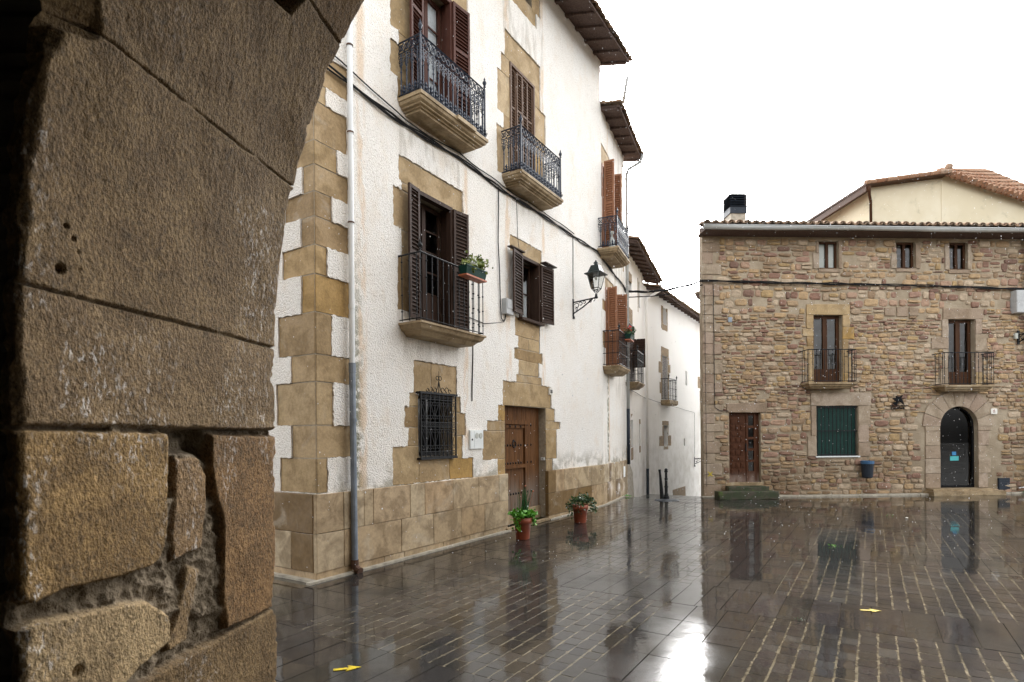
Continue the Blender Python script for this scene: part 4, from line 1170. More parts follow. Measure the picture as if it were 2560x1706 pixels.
mb = MB(); mb.tube([(9.45, -.06, 4.0), (9.44, -.06, .3), (9.40, -.08, .18), (9.2, -.06, .15)], .022, 8); mb.build('conduit', M['steel'], S, True)
mb = MB(); mb.box(8.655, 8.99, -.014, .03, .10, .44)
for i in range(6): mb.box(8.67, 8.975, -.02, -.013, .12 + i * .053, .155 + i * .053)
mb.build('vent', M['slate'], S)

# ------------------------------------------------------------------ YELLOW HOUSE behind the stone house
Y = thing('yellow_house', 'pale yellow house with orange tiled roof rising behind the stone house', 'house', (*ORB, 0), ANG_RB)
mb = MB()
def wallpoly(pts, y): mb.add([(x, y, z) for x, z in pts], [tuple(range(len(pts)))])
wallpoly([(8.42, 5), (11.2, 5), (11.2, 11.45), (8.42, 11.0)], 5.0); wallpoly([(11.2, 5), (20.8, 5), (20.8, 8.68), (11.2, 11.62)], 5.0)
mb.quad((8.42, 10, 5), (8.42, 5, 5), (8.42, 5, 10.95), (8.42, 10, 10.95)); mb.quad((20.8, 5, 5), (20.8, 10, 5), (20.8, 10, 8.6), (20.8, 5, 8.6)); mb.quad((8.42, 10, 5), (8.42, 10, 11), (11.2, 10, 11), (11.2, 10, 5))
mb.box(11.16, 11.26, 4.98, 5.0, 5, 11.3); mb.box(8.42, 8.52, 4.985, 5.0, 5, 10.9)
mb.build('wall', M['yellow_render'], Y)
mb = MB()
mb.add([(7.95, 4.6, 10.92), (11.2, 4.6, 11.39), (11.2, 9.5, 11.45), (7.95, 9.5, 11.0), (7.95, 4.6, 11.0), (11.2, 4.6, 11.47), (11.2, 9.5, 11.53), (7.95, 9.5, 11.08)],
       [(0, 3, 2, 1), (4, 5, 6, 7), (0, 1, 5, 4), (1, 2, 6, 5), (2, 3, 7, 6), (3, 0, 4, 7)])
mb.add([(11.2, 4.7, 11.36), (20.88, 4.7, 8.41), (20.82, 13.56, 15.7), (11.25, 5.2, 11.72)], [(0, 1, 2, 3)])
mb.box(7.97, 8.1, 4.62, 9.4, 10.7, 10.92)
yr = mb.build('roof', M['framewood'], Y)
mb = MB()
for i in range(8):
    a = 7.95 + (11.2 - 7.95) * i / 8; b = 7.95 + (11.2 - 7.95) * (i + 1.06) / 8
    za = 11.0 + (a - 7.95) * .1446; zb = 11.0 + (b - 7.95) * .1446 + .02
    mb.tube([(a, 4.63, za + .02), (b, 4.63, zb)], [.10, .085], 8)
for i in range(48):
    f = i / 22
    x = 11.2 + 4.4 * f; zf = 11.36 - 1.34 * f
    xb = 11.25 + 4.35 * f; yb = 5.2 + 3.8 * f; zb = 11.72 + 1.82 * f
    n = 3 + int(8 * f)
    for k in range(n):
        t0, t1 = k / n, (k + 1.12) / n
        p0 = (x + (xb - x) * t0, 4.68 + (yb - 4.68) * t0, zf + .07 + (zb - zf) * t0); p1 = (x + (xb - x) * t1, 4.68 + (yb - 4.68) * t1, zf + .045 + (zb - zf) * t1)
        mb.tube([p0, p1], [.125, .105], 8)
mb.ball((11.22, 4.7, 11.68), .14)
mb.build('tiles', M['redtile'], yr)
mb = MB(); mb.tube([(8.05, 4.55, 10.85), (8.15, 4.7, 10.6), (8.36, 4.93, 10.45), (8.36, 4.93, 8.5)], .05, 8); mb.build('drainpipe', M['framewood'], Y, True)
# roof tip of another house seen past the stone house's edge
H = thing('tiled_house', 'corner of a tiled roof poking out behind the edge of the stone house', 'house', (7.52, 22.0, 0), ANG_A)
mb = MB(); mb.box(0, 6, -5, 0, -4, 7.1); mb.build('wall', M['limewash'], H)
mb = MB(); mb.add([(-.35, .32, 6.98), (6.4, .32, 6.98), (6.4, -5, 8.3), (-.35, -5, 8.3), (-.35, .32, 7.1), (6.4, .32, 7.1), (6.4, -5, 8.42), (-.35, -5, 8.42)],
                  [(0, 3, 2, 1), (4, 5, 6, 7), (0, 1, 5, 4), (1, 2, 6, 5), (2, 3, 7, 6), (3, 0, 4, 7)]); rh = mb.build('roof', M['eaves'], H)
mb = MB()
for i in range(30): mb.tube([(-.3 + i * .22, .37, 7.13), (-.3 + i * .22, -2.5, 7.84)], .09, 7)
mb.build('tiles', M['tile'], rh)

# ------------------------------------------------------------------ ARCADE: the arch the picture is taken through
AY0, ATH, ASH, AX, ARAD, AZSP = 1.5, 1.17, .172, -1.2975, 3.3, EYE + .4
ARC = thing('arcade_building', 'brown sandstone archway of a dark arcade close on the left', 'archway', (0, 0, 0))

def lattice(seed):
    r_ = np.random.RandomState(seed); return r_.rand(256, 256)
def vnoise(x, y, seed):
    g = lattice(seed); xi = np.floor(x).astype(int); yi = np.floor(y).astype(int); fx = x - xi; fy = y - yi
    fx = fx * fx * (3 - 2 * fx); fy = fy * fy * (3 - 2 * fy)
    a = g[xi & 255, yi & 255]; b = g[(xi + 1) & 255, yi & 255]; c = g[xi & 255, (yi + 1) & 255]; d = g[(xi + 1) & 255, (yi + 1) & 255]
    return (a * (1 - fx) + b * fx) * (1 - fy) + (c * (1 - fx) + d * fx) * fy
def fbm(x, y, seed, o=4):
    s = 0; amp = 1; tot = 0
    for i in range(o):
        s = s + amp * vnoise(x * 2 ** i + 17 * i, y * 2 ** i + 31 * i, seed + i); tot += amp; amp *= .55
    return s / tot
def sstep(a, b, x):
    t = np.clip((x - a) / (b - a), 0, 1); return t * t * (3 - 2 * t)
def poly_sd(px, py, P):
    """signed distance, positive inside"""
    d = np.full(px.shape, 1e9); ins = np.zeros(px.shape, bool); n = len(P)
    for i in range(n):
        ax, ay = P[i]; bx, by = P[(i + 1) % n]
        ex, ey = bx - ax, by - ay
        t = np.clip(((px - ax) * ex + (py - ay) * ey) / (ex * ex + ey * ey + 1e-12), 0, 1)
        d = np.minimum(d, np.hypot(px - ax - t * ex, py - ay - t * ey))
        c = ((ay > py) != (by > py)) & (px < (bx - ax) * (py - ay) / (by - ay + 1e-12) + ax)
        ins ^= c
    return np.where(ins, d, -d)

def make_arch():
    NT_, NZ = 240, 700
    ZA, ZB = .45, 3.92
    Zr = np.linspace(ZA, ZB, NZ); tr = np.linspace(0, 1, NT_)
    # ragged near edge of the jamb
    zk = [.4, 1.114, 1.245, 1.346, 1.728, 1.794, 2.044, 2.189, 2.335, 2.433, 2.625, 2.739, 2.864, 2.885, 2.92, 3.0, 3.3, 3.92]
    tk = [.009, .009, .010, .016, .011, .007, .009, .012, .014, .013, .015, .020, .037, .10, .127, .109, .10, .09]
    t0 = np.interp(Zr, zk, tk) + .008 * (fbm(Zr * 14, Zr * 0, 3) - .5)
    t1 = 1.0 + .012 * (fbm(Zr * 9, Zr * 0 + 5, 8) - .5) - .022 * np.exp(-((Zr - 2.02) / .03) ** 2) - .02 * np.exp(-((Zr - 1.05) / .1) ** 2) + .012 * np.exp(-((Zr - 2.95) / .06) ** 2)
    T = t0[:, None] + (t1 - t0)[:, None] * tr[None, :]
    Zg = np.repeat(Zr[:, None], NT_, 1)
    x = T * ATH; z = Zg
    wob = .008 * (fbm(x * 6, z * 6, 40) - .5)
    low = [
        ('A', [(.0, 1.782), (.176, 1.779), (.446, 1.774), (.452, 1.731), (.439, 1.41), (.413, 1.34), (.381, 1.318), (.277, 1.313), (.114, 1.321), (.04, 1.306), (.0, 1.33)], .2, 0),
        ('B', [(.485, 1.684), (.589, 1.675), (.624, 1.61), (.617, 1.458), (.596, 1.328), (.527, 1.323), (.473, 1.309), (.465, 1.405), (.484, 1.542)], .95, -.014),
        ('C', [(.636, 1.771), (1.02, 1.762), (1.02, 1.197), (1.01, .971), (.705, .975), (.689, 1.096), (.687, 1.429), (.65, 1.539), (.635, 1.66)], .58, -.004),
        ('D', [(-.02, 1.245), (.055, 1.257), (.29, 1.224), (.364, 1.206), (.441, 1.134), (.444, 1.04), (.332, 1.001), (.274, .959), (.273, .7), (-.02, .7)], .8, .004),
        ('E', [(.537, 1.285), (.595, 1.253), (.554, 1.1), (.534, 1.003), (.461, .994), (.444, 1.025), (.498, 1.121)], .7, -.022),
        ('F', [(.515, .955), (.722, .96), (.968, .966), (1.03, .95), (1.03, .4), (.316, .4), (.302, .938)], .3, .0),
        ('G', [(-.02, .7), (.26, .68), (.26, .3), (-.02, .3)], .5, .0)]
    best = np.full(x.shape, -1e9); tone = np.zeros(x.shape); off = np.zeros(x.shape)
    for nm, P, tn, o in low:
        sd = poly_sd(x, z + wob, [(a * ATH, b) for a, b in P])
        m = sd > best; best = np.where(m, sd, best); tone = np.where(m, tn, tone); off = np.where(m, o, off)
    up = z > 1.79
    JZ = [1.79, 2.17, 2.92, 3.57]
    dj = np.full(x.shape, 1e9)
    for k, jz in enumerate(JZ):
        line = jz + .012 * (fbm(x * 5, x * 0 + k, 60 + k) - .5) + .004 * (fbm(x * 40, x * 0 + k, 70 + k) - .5)
        dj = np.minimum(dj, np.abs(z - line))
    tn_up = np.where(z < 2.17, .42, np.where(z < 2.92, .30, np.where(z < 3.57, .36, .5)))  # upper courses toned darker: weaker light up there is put into the colour
    tone = np.where(up, tn_up, tone); best = np.where(up, 1.0, best); off = np.where(up, np.where(z < 2.17, .0, np.where(z < 2.92, .004, -.003)), off)
    rag = .010 * (fbm(x * 30, z * 30, 90) - .5)
    stone = sstep(-.003, .008, best + rag)
    mort = 1 - sstep(-.006, .006, best + rag)
    mdep = -.014 - .03 * fbm(x * 16, z * 16, 120, 3) - .02 * sstep(.5, .62, fbm(x * 7, z * 7, 130, 3))
    # the dark hollow beside the small stone
    hol = poly_sd(x, z, [(.446 * ATH, 1.778), (.62 * ATH, 1.790), (.64 * ATH, 1.66), (.60 * ATH, 1.695), (.49 * ATH, 1.70)])
    mdep = mdep - .07 * sstep(-.01, .015, hol)
    mdep = np.where(sstep(0, 1, poly_sd(x, z, [(.45 * ATH, 1.69), (.485 * ATH, 1.69), (.48 * ATH, 1.54), (.452 * ATH, 1.54)])) > 0, mdep - .05, mdep)
    groove = np.where(z > 1.7, 1 - sstep(.0015, .0065, dj + .005 * (fbm(x * 25, z * 25, 140) - .5)), 0)
    groove = groove * np.where(z > 1.85, sstep(.25, .55, fbm(x * 9, z * 2, 150, 3) + .12), 1)
    tool = fbm(x * 75 + z * 30 * (z > 2.17), z * 30, 160, 3) - .5
    tool2 = fbm(x * 120, z * 60, 170, 2) - .5
    bulge = fbm(x * 3.5, z * 3.5, 180, 3) - .5
    marg = np.exp(-(dj / .035) ** 2) * (z > 1.85)                # smooth drafted margin beside joints
    h = stone * (off + .016 * bulge + (.0025 * tool + .0025 * tool2) * (1 - .75 * marg)) + (1 - stone) * (mdep + .022 * (fbm(x * 45, z * 45, 190, 3) - .5))
    h = h - .017 * groove
    for (pt, pz, pr, pd) in ((.115, 2.36, .007, .02), (.135, 2.335, .005, .015), (.105, 2.235, .013, .03), (.155, 2.25, .004, .012), (.135, 2.33, .005, .012), (.15, 2.30, .004, .012), (.98, 2.02, .012, .02), (.14, 1.08, .016, .02)):
        h = h - pd * np.exp(-(((x - pt * ATH) ** 2 + (z - pz) ** 2) / pr ** 2) ** 2)
    # rounded arrises
    e0 = (T - t0[:, None]) * ATH; e1 = (t1[:, None] - T) * ATH
    chip = sstep(.55, .72, fbm(z * 11, x * 3, 230, 3))
    h = h - (.012 + .014 * chip) * (1 - sstep(0, .016 + .014 * chip, e0)) ** 2 - (.010 + .02 * chip) * (1 - sstep(0, .014 + .02 * chip, e1)) ** 2
    # worn hole near the top joint
    h = h - .16 * sstep(-.004, .02, poly_sd(x, z, [(.57 * ATH, 3.62), (.615 * ATH, 3.45), (.71 * ATH, 3.468), (.745 * ATH, 3.58), (.73 * ATH, 3.7)]))
    lime = sstep(.46, .62, fbm(x * 3.0, z * 1.6, 200, 3)) * .95
    lime = lime * (.35 + .65 * sstep(.4, .6, fbm(x * 9, z * 5, 210, 3))) * np.where(z > 2.75, .25, 1) * np.where((z > 1.3) & (z < 1.79) & (x < .5), 1.0, .85) * stone
    hh = np.maximum(0, z - AZSP); ca = np.sqrt(np.maximum(1e-3, 1 - (hh / ARAD) ** 2)); sa = hh / ARAD
    px = AX + ARAD - ARAD * ca
    # outward normal (towards the opening): +x at the jamb, turning down on the arch
    X = px + ca * h + ASH * x; Yy = AY0 + x - ASH * h; Zz = z - sa * h
    V = np.stack([X, Yy, Zz], -1).reshape(-1, 3)
    idx = np.arange(NZ * NT_).reshape(NZ, NT_)
    F = np.stack([idx[:-1, :-1], idx[:-1, 1:], idx[1:, 1:], idx[1:, :-1]], -1).reshape(-1, 4)
    V = V.tolist(); F = F.tolist(); MI = [0] * len(F)
    tone = tone.reshape(-1).tolist(); mort = np.maximum(mort, groove * .5).reshape(-1).tolist(); lime = lime.reshape(-1).tolist()
    def addv(p, tn=.3, l=.0):
        V.append(list(p)); tone.append(tn); mort.append(0.0); lime.append(l); return len(V) - 1
    XL, XR, ZT = -6.5, 12.0, 6.3
    # near (arcade side) and far (square side) faces beside the jamb
    prev = None
    for r_ in range(0, NZ, 5):
        n0 = int(idx[r_, 0]); f0 = int(idx[r_, -1])
        nl = addv((XL, AY0 + .02, Zr[r_])); fl = addv((XL, AY0 + ATH, Zr[r_]))
        ni = addv((V[n0][0] - .05, AY0 + .03 + .02 * rng.random(), Zr[r_]))
        fi = addv((V[f0][0] - .05, AY0 + ATH + .0, Zr[r_]))
        cur = (n0, ni, nl, f0, fi, fl, r_)
        if prev:
            a = [int(idx[q, 0]) for q in range(prev[6], r_ + 1)]; b = [int(idx[q, -1]) for q in range(prev[6], r_ + 1)]
            F.append(a + [ni, prev[1]]); MI.append(0)
            F.append([prev[1], ni, nl, prev[2]]); MI.append(1)
            F.append(b[::-1] + [prev[4], fi]); MI.append(0)
            F.append([prev[4], prev[5], fl, fi]); MI.append(0)
        else:
            first = cur
        prev = cur
    # rest of the arch: over the crown and down the far jamb
    a_start = math.asin((ZB - AZSP) / ARAD)
    prof = [(AX + ARAD - ARAD * math.cos(a), AZSP + ARAD * math.sin(a)) for a in np.linspace(a_start, math.pi, 40)] + [(AX + 2 * ARAD, 0.0)]
    cols = []
    for (qx, qz) in prof:
        a = addv((qx, AY0, qz)); b = addv((qx + ASH * ATH, AY0 + ATH, qz)); cols.append((a, b, qx, qz))
    for c0, c1 in zip(cols, cols[1:]): F.append([c0[0], c0[1], c1[1], c1[0]]); MI.append(0)
    out = []
    for (a, b, qx, qz) in cols:
        if qx < AX + ARAD + 2.3: tx, tz = qx, ZT
        else: tx, tz = XR, qz
        out.append((addv((tx, AY0 + .02, tz)), addv((tx, AY0 + ATH, tz))))
    for i in range(len(cols) - 1):
        F.append([cols[i][0], cols[i + 1][0], out[i + 1][0], out[i][0]]); MI.append(1)
        F.append([cols[i + 1][1], cols[i][1], out[i][1], out[i + 1][1]]); MI.append(0)
    c1 = addv((XL, AY0 + .02, ZT)); c2 = addv((XL, AY0 + ATH, ZT))
    F.append([prev[0], cols[0][0], out[0][0], c1, prev[2], prev[1]]); MI.append(1)
    F.append([prev[3], prev[4], prev[5], c2, out[0][1], cols[0][1]]); MI.append(0)
    # foot of the jamb below the picture
    lo = [addv((AX - .0, AY0, 0)), addv((AX + ASH * ATH, AY0 + ATH, 0)), addv((XL, AY0 + .02, 0)), addv((XL, AY0 + ATH, 0))]
    F.append([lo[0], lo[1]] + [int(q) for q in idx[0, ::-1]]); MI.append(0)
    F.append([lo[0], first[0], first[1], first[2], lo[2]]); MI.append(1); F.append([lo[1], lo[3], first[5], first[4], first[3]]); MI.append(0)
    me = bpy.data.meshes.new('arch_wall'); me.from_pydata(V, [], F)
    me.materials.append(M['arch']); me.materials.append(M['arch_shade'])
    me.polygons.foreach_set('material_index', MI)
    sm = np.zeros(len(F), bool); sm[:(NZ - 1) * (NT_ - 1)] = True
    me.polygons.foreach_set('use_smooth', sm.tolist())
    for nm, arr in (('tone', tone), ('mort', mort), ('lime', lime)):
        at = me.attributes.new(nm, 'FLOAT', 'POINT'); at.data.foreach_set('value', arr)
    me.update()
    o = bpy.data.objects.new('arch_wall', me); COL.objects.link(o); o.parent = ARC
make_arch()
mb = MB(); mb.box(-6.5, 12, -6, AY0 + ATH, 6.3, 7.4); mb.build('ceiling', M['arch_shade'], ARC)
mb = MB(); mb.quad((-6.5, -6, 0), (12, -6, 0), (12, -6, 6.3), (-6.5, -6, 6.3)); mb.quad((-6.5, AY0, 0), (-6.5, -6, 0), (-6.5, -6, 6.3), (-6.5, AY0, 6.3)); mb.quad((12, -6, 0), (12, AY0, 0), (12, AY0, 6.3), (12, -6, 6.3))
mb.build('inner_wall', M['arch_shade'], ARC)

# ------------------------------------------------------------------ GROUND and PAVING
def gz(x, y):
    xe = max(6.2, 4.83 + .627 * (y - 20.9) + 4.0)
    k = 1.0 if x < xe else max(0.0, 1 - (x - xe) / 1.0)
    d = y - 16.45
    return -.012 - k * (.16 * max(0, d) if d < 60 else 9.6)
mb = MB()
xs = [-150, -80, -40, -20, -10, -6, -3, 0, 1, 2, 3, 4, 5, 5.6, 6.2, 6.7, 7.2, 10, 14, 20, 40, 80, 150]; ys = [-60, -20, -6, 0, 3, 6, 9, 12, 14, 15, 16, 16.45, 17, 18, 20, 24, 30, 40, 60, 76.4, 120, 250]
for y in ys:
    for x in xs: mb.v.append((x, y, gz(x, y)))
nx = len(xs)
for j in range(len(ys) - 1):
    for i in range(nx - 1):
        o = j * nx + i; mb.f.append((o, o + 1, o + nx + 1, o + nx)); mb.m.append(0)
tag(mb.build('ground', M['ground'], None), kind='structure')

NA = (DA[1], -DA[0])
def uw(u, w): return (CORNER[0] + DA[0] * u + NA[0] * w, CORNER[1] + DA[1] * u + NA[1] * w)
def visible(x, y, m=140):
    if y < 2.6 or y > 16.75: return False
    px = 1280 + 1435 * x / y; py = 1092 + 1435 * EYE / y
    return -m + 620 < px < 2560 + m and py < 1706 + m
def pave(mb, u0, u1, w0, w1, mi, g=.006, tilt=.0006, chip=.014, dz=0.0, gu=1.0):
    x, y = uw((u0 + u1) / 2, (w0 + w1) / 2)
    if not visible(x, y): return
    g2 = g * gu
    a, b, c, d = u0 + g2 * rng.uniform(.4, 1.6), u1 - g2 * rng.uniform(.4, 1.6), w0 + g * rng.uniform(.6, 1.5), w1 - g * rng.uniform(.6, 1.5)
    k = [chip * rng.uniform(.3, 1.2) for _ in range(4)]
    P = [(a + k[0], c), (b - k[1], c), (b, c + k[1]), (b, d - k[2]), (b - k[2], d), (a + k[3], d), (a, d - k[3]), (a, c + k[0])]
    tu, tw = rng.uniform(-tilt, tilt), rng.uniform(-tilt, tilt); z0 = rng.uniform(.0002, .0016) + dz
    top = []; bot = []
    for (u, w) in P:
        u += rng.uniform(-g, g) * .35; w += rng.uniform(-g, g) * .35
        X, Y_ = uw(u, w)
        z = z0 + tu * (u - u0) / .2 + tw * (w - w0) / .2
        top.append((X, Y_, z)); bot.append((X, Y_, -.02))
    n = 8
    mb.add(top + bot, [tuple(range(n - 1, -1, -1))] + [(i, (i + 1) % n, n + (i + 1) % n, n + i) for i in range(n)], mi)
mb = MB()
PU = [(-4.62, -2.1), (-1.28, 1.26), (2.14, 4.6), (5.45, 7.85), (8.7, 11.1)]; PWW = [(1.22, 3.97), (4.87, 7.60), (8.5, 11.25), (12.1, 14.9)]
for (u0, u1) in PU:
    for (w0, w1) in PWW:
        if (u0, w0) == (-4.62, 1.22): continue
        cx, cy = uw((u0 + u1) / 2, (w0 + w1) / 2)
        bed = [uw(u0, w0), uw(u1, w0), uw(u1, w1), uw(u0, w1)]
        if all(p[1] < 16.4 for p in bed) and any(visible(*p, 700) for p in bed):
            mb.add([(p[0], p[1], -.001) for p in bed], [(3, 2, 1, 0)], 2)
        nr = int(round((w1 - w0) / .137))
        for r_ in range(nr):
            wa = w0 + (w1 - w0) * r_ / nr; wb = w0 + (w1 - w0) * (r_ + 1) / nr
            u = u0
            while u < u1 - .02:
                l = rng.uniform(.15, .225)
                ub = u + l if u1 - u - l > .1 else u1
                pave(mb, u, ub, wa, wb, 0, .0072, .0009, .014, 0.0, .5)
                u = ub
# slab bands along the houses and between the panels
def slabs_along_u(ua, ub, w0, w1, dw=.255):
    n = max(1, int(round((w1 - w0) / dw)))
    for i in range(n): pave(mb, ua, ub, w0 + (w1 - w0) * i / n, w0 + (w1 - w0) * (i + 1) / n, 1, .0035, .0003, .006)
def slabs_along_w(wa, wb, u0, u1, du=.46):
    u = u0
    while u < u1 - .05:
        l = du * rng.uniform(.8, 1.25); ub = u + l if u1 - u - l > .2 else u1
        n = 3
        for i in range(n): pave(mb, u, ub, wa + (wb - wa) * i / n, wa + (wb - wa) * (i + 1) / n, 1, .0035, .0003, .006)
        u = ub
for (ua, ub) in ((-2.1, -1.28), (1.26, 2.14), (4.6, 5.45), (7.85, 8.7), (11.1, 12.0)):
    slabs_along_u(ua, ub, .14, 15)
for (wa, wb) in ((3.97, 4.87), (7.60, 8.5), (11.25, 12.1), (.14, 1.22)):
    for (u0, u1) in PU: slabs_along_w(wa, wb, u0, u1)
slabs_along_w(1.22, 3.97, -4.62, -2.1)
tag(mb.build('paving', [M['setts'], M['slabs'], M['joints']], None), kind='structure')

# ------------------------------------------------------------------ painted arrows, drain, bollards
def arrow(u, x, y, L, ang, label):
    mb = MB(); w = .022
    P = [(0, -w * .8), (L * .52, -w * .9), (L * .44, -w * 2.3), (L, 0), (L * .50, w * 2.6), (L * .56, w * .9), (0, w * .7)]
    ca, sa = math.cos(ang), math.sin(ang)
    mb.add([(x + a * ca - b * sa, y + a * sa + b * ca, .0065) for a, b in P] + [(x + a * ca - b * sa, y + a * sa + b * ca, .0035) for a, b in P],
           [tuple(range(7))] + [(i, 7 + i, 7 + (i + 1) % 7, (i + 1) % 7) for i in range(7)])
    o = mb.build('painted_arrow', M['yellow']); tag(o, label, 'arrow', 'yellow waymark arrows'); return o
arrow(0, -1.36, 4.32, .205, .26, 'yellow arrow painted on the paving near the archway')
arrow(1, 3.44, 5.69, .19, -.2, 'yellow arrow painted on the open paving before the stone house')
mb = MB()
for q in range(2):
    mb.tube([(-.065, 0, -.065 + .13 * q), (0, 0, 0), (.065, 0, .065 - .13 * q)], .016, 4)
mb.xf(lambda p: (p[0], p[1] * .25, p[2]))
o = mb.build('painted_cross', M['yellow']); o.location = (ORB[0] + .17, ORB[1] - .004, .65); o.rotation_euler = (0, 0, ANG_RB); tag(o, 'small yellow cross painted low on the stone house corner', 'waymark')

mb = MB(); mb.lathe([(.01, 0), (.30, .0), (.33, .004)], (0, 0, .0), 24)
for i in range(9): mb.box(-.26 + i * .06, -.23 + i * .06, -.22, .22, .004, .012)
o = mb.build('drain_cover', M['slate']); o.location = (4.16, 15.45, .001); tag(o, 'dark round drain cover in front of the bollards', 'drain cover')

def bollard(x, y, label):
    t = thing('bollard', label, 'bollard', (x, y, 0), 0, 'bollards at the alley mouth')
    mb = MB(); mb.lathe([(.085, 0), (.085, .05), (.06, .07), (.06, .12), (.045, .14), (.042, .30), (.055, .31), (.055, .33), (.040, .35), (.036, .52), (.05, .53), (.05, .55), (.034, .57), (.032, .72), (.05, .73), (.05, .76)], (0, 0, 0), 14)
    mb.build('post', M['iron'], t, False)
    mb = MB(); mb.ball((0, 0, .79), .048); mb.build('cap', M['iron'], t, True)
    return t
bollard(4.27, 15.94, 'ornate black bollard with collars, closer to the stone house')
t = thing('bollard', 'slim plain black bollard leaning at the alley mouth', 'bollard', (4.22, 16.2, -.01), 0, 'bollards at the alley mouth')
mb = MB(); mb.tube([(0, 0, 0), (-.035, 0, .5), (-.06, 0, .78)], [.06, .04, .028], 12); mb.build('post', M['iron'], t)
mb = MB(); mb.tube([(-.058, 0, .74), (-.064, 0, .80)], .036, 10); mb.build('cap', M['iron'], t)

# ------------------------------------------------------------------ flower pots
def pot_shell(par, r0, r1, h):
    mb = MB(); mb.lathe([(r0 * .98, 0), (r0, .005), (r1 * .93, h * .72), (r1 * 1.03, h * .73), (r1 * 1.08, h), (r1 * .98, h), (r1 * .93, h * .90)], (0, 0, 0), 24)
    mb.build('pot', M['terracotta'], par, True)
    mb = MB(); mb.lathe([(.01, 0), (r1 * .95, 0)], (0, 0, h * .93), 16); mb.build('soil', M['soil'], par)
t = thing('flower_pot', 'terracotta pot of bright parsley and tall chives before the old door', 'plant pot', (.17, 9.81, .003), .4, 'flower pots along the white house')
pot_shell(t, .115, .152, .37)
mb = MB(); cs = [(.16 * math.cos(a) * q, .16 * math.sin(a) * q, .42) for a in np.linspace(0, 6.28, 14) for q in (.3, .75, 1.05)] + [(-.15, -.07, .33), (-.14, -.09, .26), (-.12, -.1, .2), (.15, -.08, .33), (.16, -.06, .27)]
leaf_cluster(mb, cs, 900, .052, (.035, .035, .026), 0, .42); mb.build('parsley', M['leaf'], t)
mb = MB()
for i in range(46):
    x, y = rng.gauss(.02, .035), rng.gauss(0, .035); hh = rng.uniform(.25, .52); lx, ly = rng.gauss(.02, .05), rng.gauss(0, .05)
    mb.tube([(x, y, .38), (x + lx * .4, y + ly * .4, .38 + hh * .55), (x + lx, y + ly, .38 + hh)], [.005, .0042, .0015], 4)
for dx in (-.16, -.12, -.07, .1, .13):
    hh = rng.uniform(.18, .36); mb.tube([(dx * .7, 0, .4), (dx, rng.gauss(0, .02), .4 + hh)], [.004, .0015], 4)
mb.build('chives', M['chive'], t)
mb = MB(); mb.ball((.055, .0, .90), .018); mb.ball((.21, .02, .80), .016); mb.tube([(.10, 0, .42), (.21, .02, .80)], .0025, 4); mb.build('blossom', M['trayred'], t)
t = thing('flower_pot', 'terracotta pot of dark leafed trailing plant along the white house wall', 'plant pot', (1.37, 11.63, .003), .4, 'flower pots along the white house')
pot_shell(t, .12, .155, .36)
mb = MB(); cs = []
for a in np.linspace(0, 6.28, 16):
    for q, zz in ((.06, .44), (.14, .43), (.21, .36), (.235, .27)):
        if zz < .33 and rng.random() < .35: continue
        cs.append((q * math.cos(a) + (.06 if math.cos(a) > 0 else -.01), q * math.sin(a), zz + rng.uniform(-.03, .05)))
cs += [(-.25, -.05, .2), (-.28, -.05, .16), (.29, -.04, .3), (.31, -.03, .24), (.02, 0, .52), (.1, 0, .5)]
leaf_cluster(mb, cs, 620, .055, (.035, .035, .03), 0, .34); mb.build('foliage', M['darkleaf'], t)

def flower_box(par_loc, rot, L, label, red):
    t = thing('flower_box', label, 'flower box', par_loc, rot, 'flower boxes on the balconies')
    mb = MB(); mb.add([(-L / 2 + .02, -.06, 0), (L / 2 - .02, -.06, 0), (L / 2 - .02, .06, 0), (-L / 2 + .02, .06, 0), (-L / 2, -.085, .14), (L / 2, -.085, .14), (L / 2, .085, .14), (-L / 2, .085, .14)],
                      [(0, 3, 2, 1), (0, 1, 5, 4), (1, 2, 6, 5), (2, 3, 7, 6), (3, 0, 4, 7), (4, 5, 6, 7)])
    mb.box(-L / 2 - .006, L / 2 + .006, -.092, -.075, .125, .145)
    mb.build('planter', M['boxgreen'], t)
    mb = MB(); mb.box(-L / 2 + .0, L / 2 - .0, -.08, .08, -.022, .002); mb.build('tray', M['trayred'], t)
    mb = MB(); leaf_cluster(mb, [(x, 0, .19 + .04 * math.sin(x * 9)) for x in np.linspace(-L / 2 + .12, L / 2, 9)] + [(.0, 0, .26), (L * .4, 0, .25)], 420, .05, (.05, .05, .05), 0, .45)
    leaf_cluster(mb, [(x, 0, .15) for x in np.linspace(-L / 2, L / 2, 12)], 120, .03, (.03, .03, .015)); mb.build('foliage', M['oliveleaf' if not red else 'darkleaf'], t)
    mb = MB()
    if red:
        for (x, zz, r_) in ((-.02, .28, .045), (.03, .25, .05), (.1, .37, .04), (.17, .28, .03), (-.04, .24, .035)):
            for _ in range(14): leaf_cluster(mb, [(x, 0, zz)], 1, .04, (r_ * .5, r_ * .5, r_ * .5), 0, .6)
    else:
        for _ in range(14): leaf_cluster(mb, [(-L * .17, -.03, .19)], 1, .035, (.018, .018, .018), 0, .6)
    mb.build('blossom', M['redflower' if red else 'whiteflower'], t)
    return t
def locA(u, y, v, O=CORNER, ang=ANG_A):
    c, s = math.cos(ang), math.sin(ang); return (O[0] + c * u - s * y, O[1] + s * u + c * y, v)
flower_box(locA(2.62, -.50, 4.25), ANG_A, .54, 'green flower box of yellowish foliage on the plain lower balcony rail', False)
flower_box(locA(.92, -.54, 4.27, OB, ANG_B), ANG_B, .42, 'green flower box with red geraniums on the grid railed balcony', True)
mb = MB(); mb.lathe([(.075, 0), (.085, .05), (.075, .2), (.045, .29), (.025, .33), (.028, .38), (.05, .40), (.055, .44), (.02, .47)], (0, 0, 0), 10)
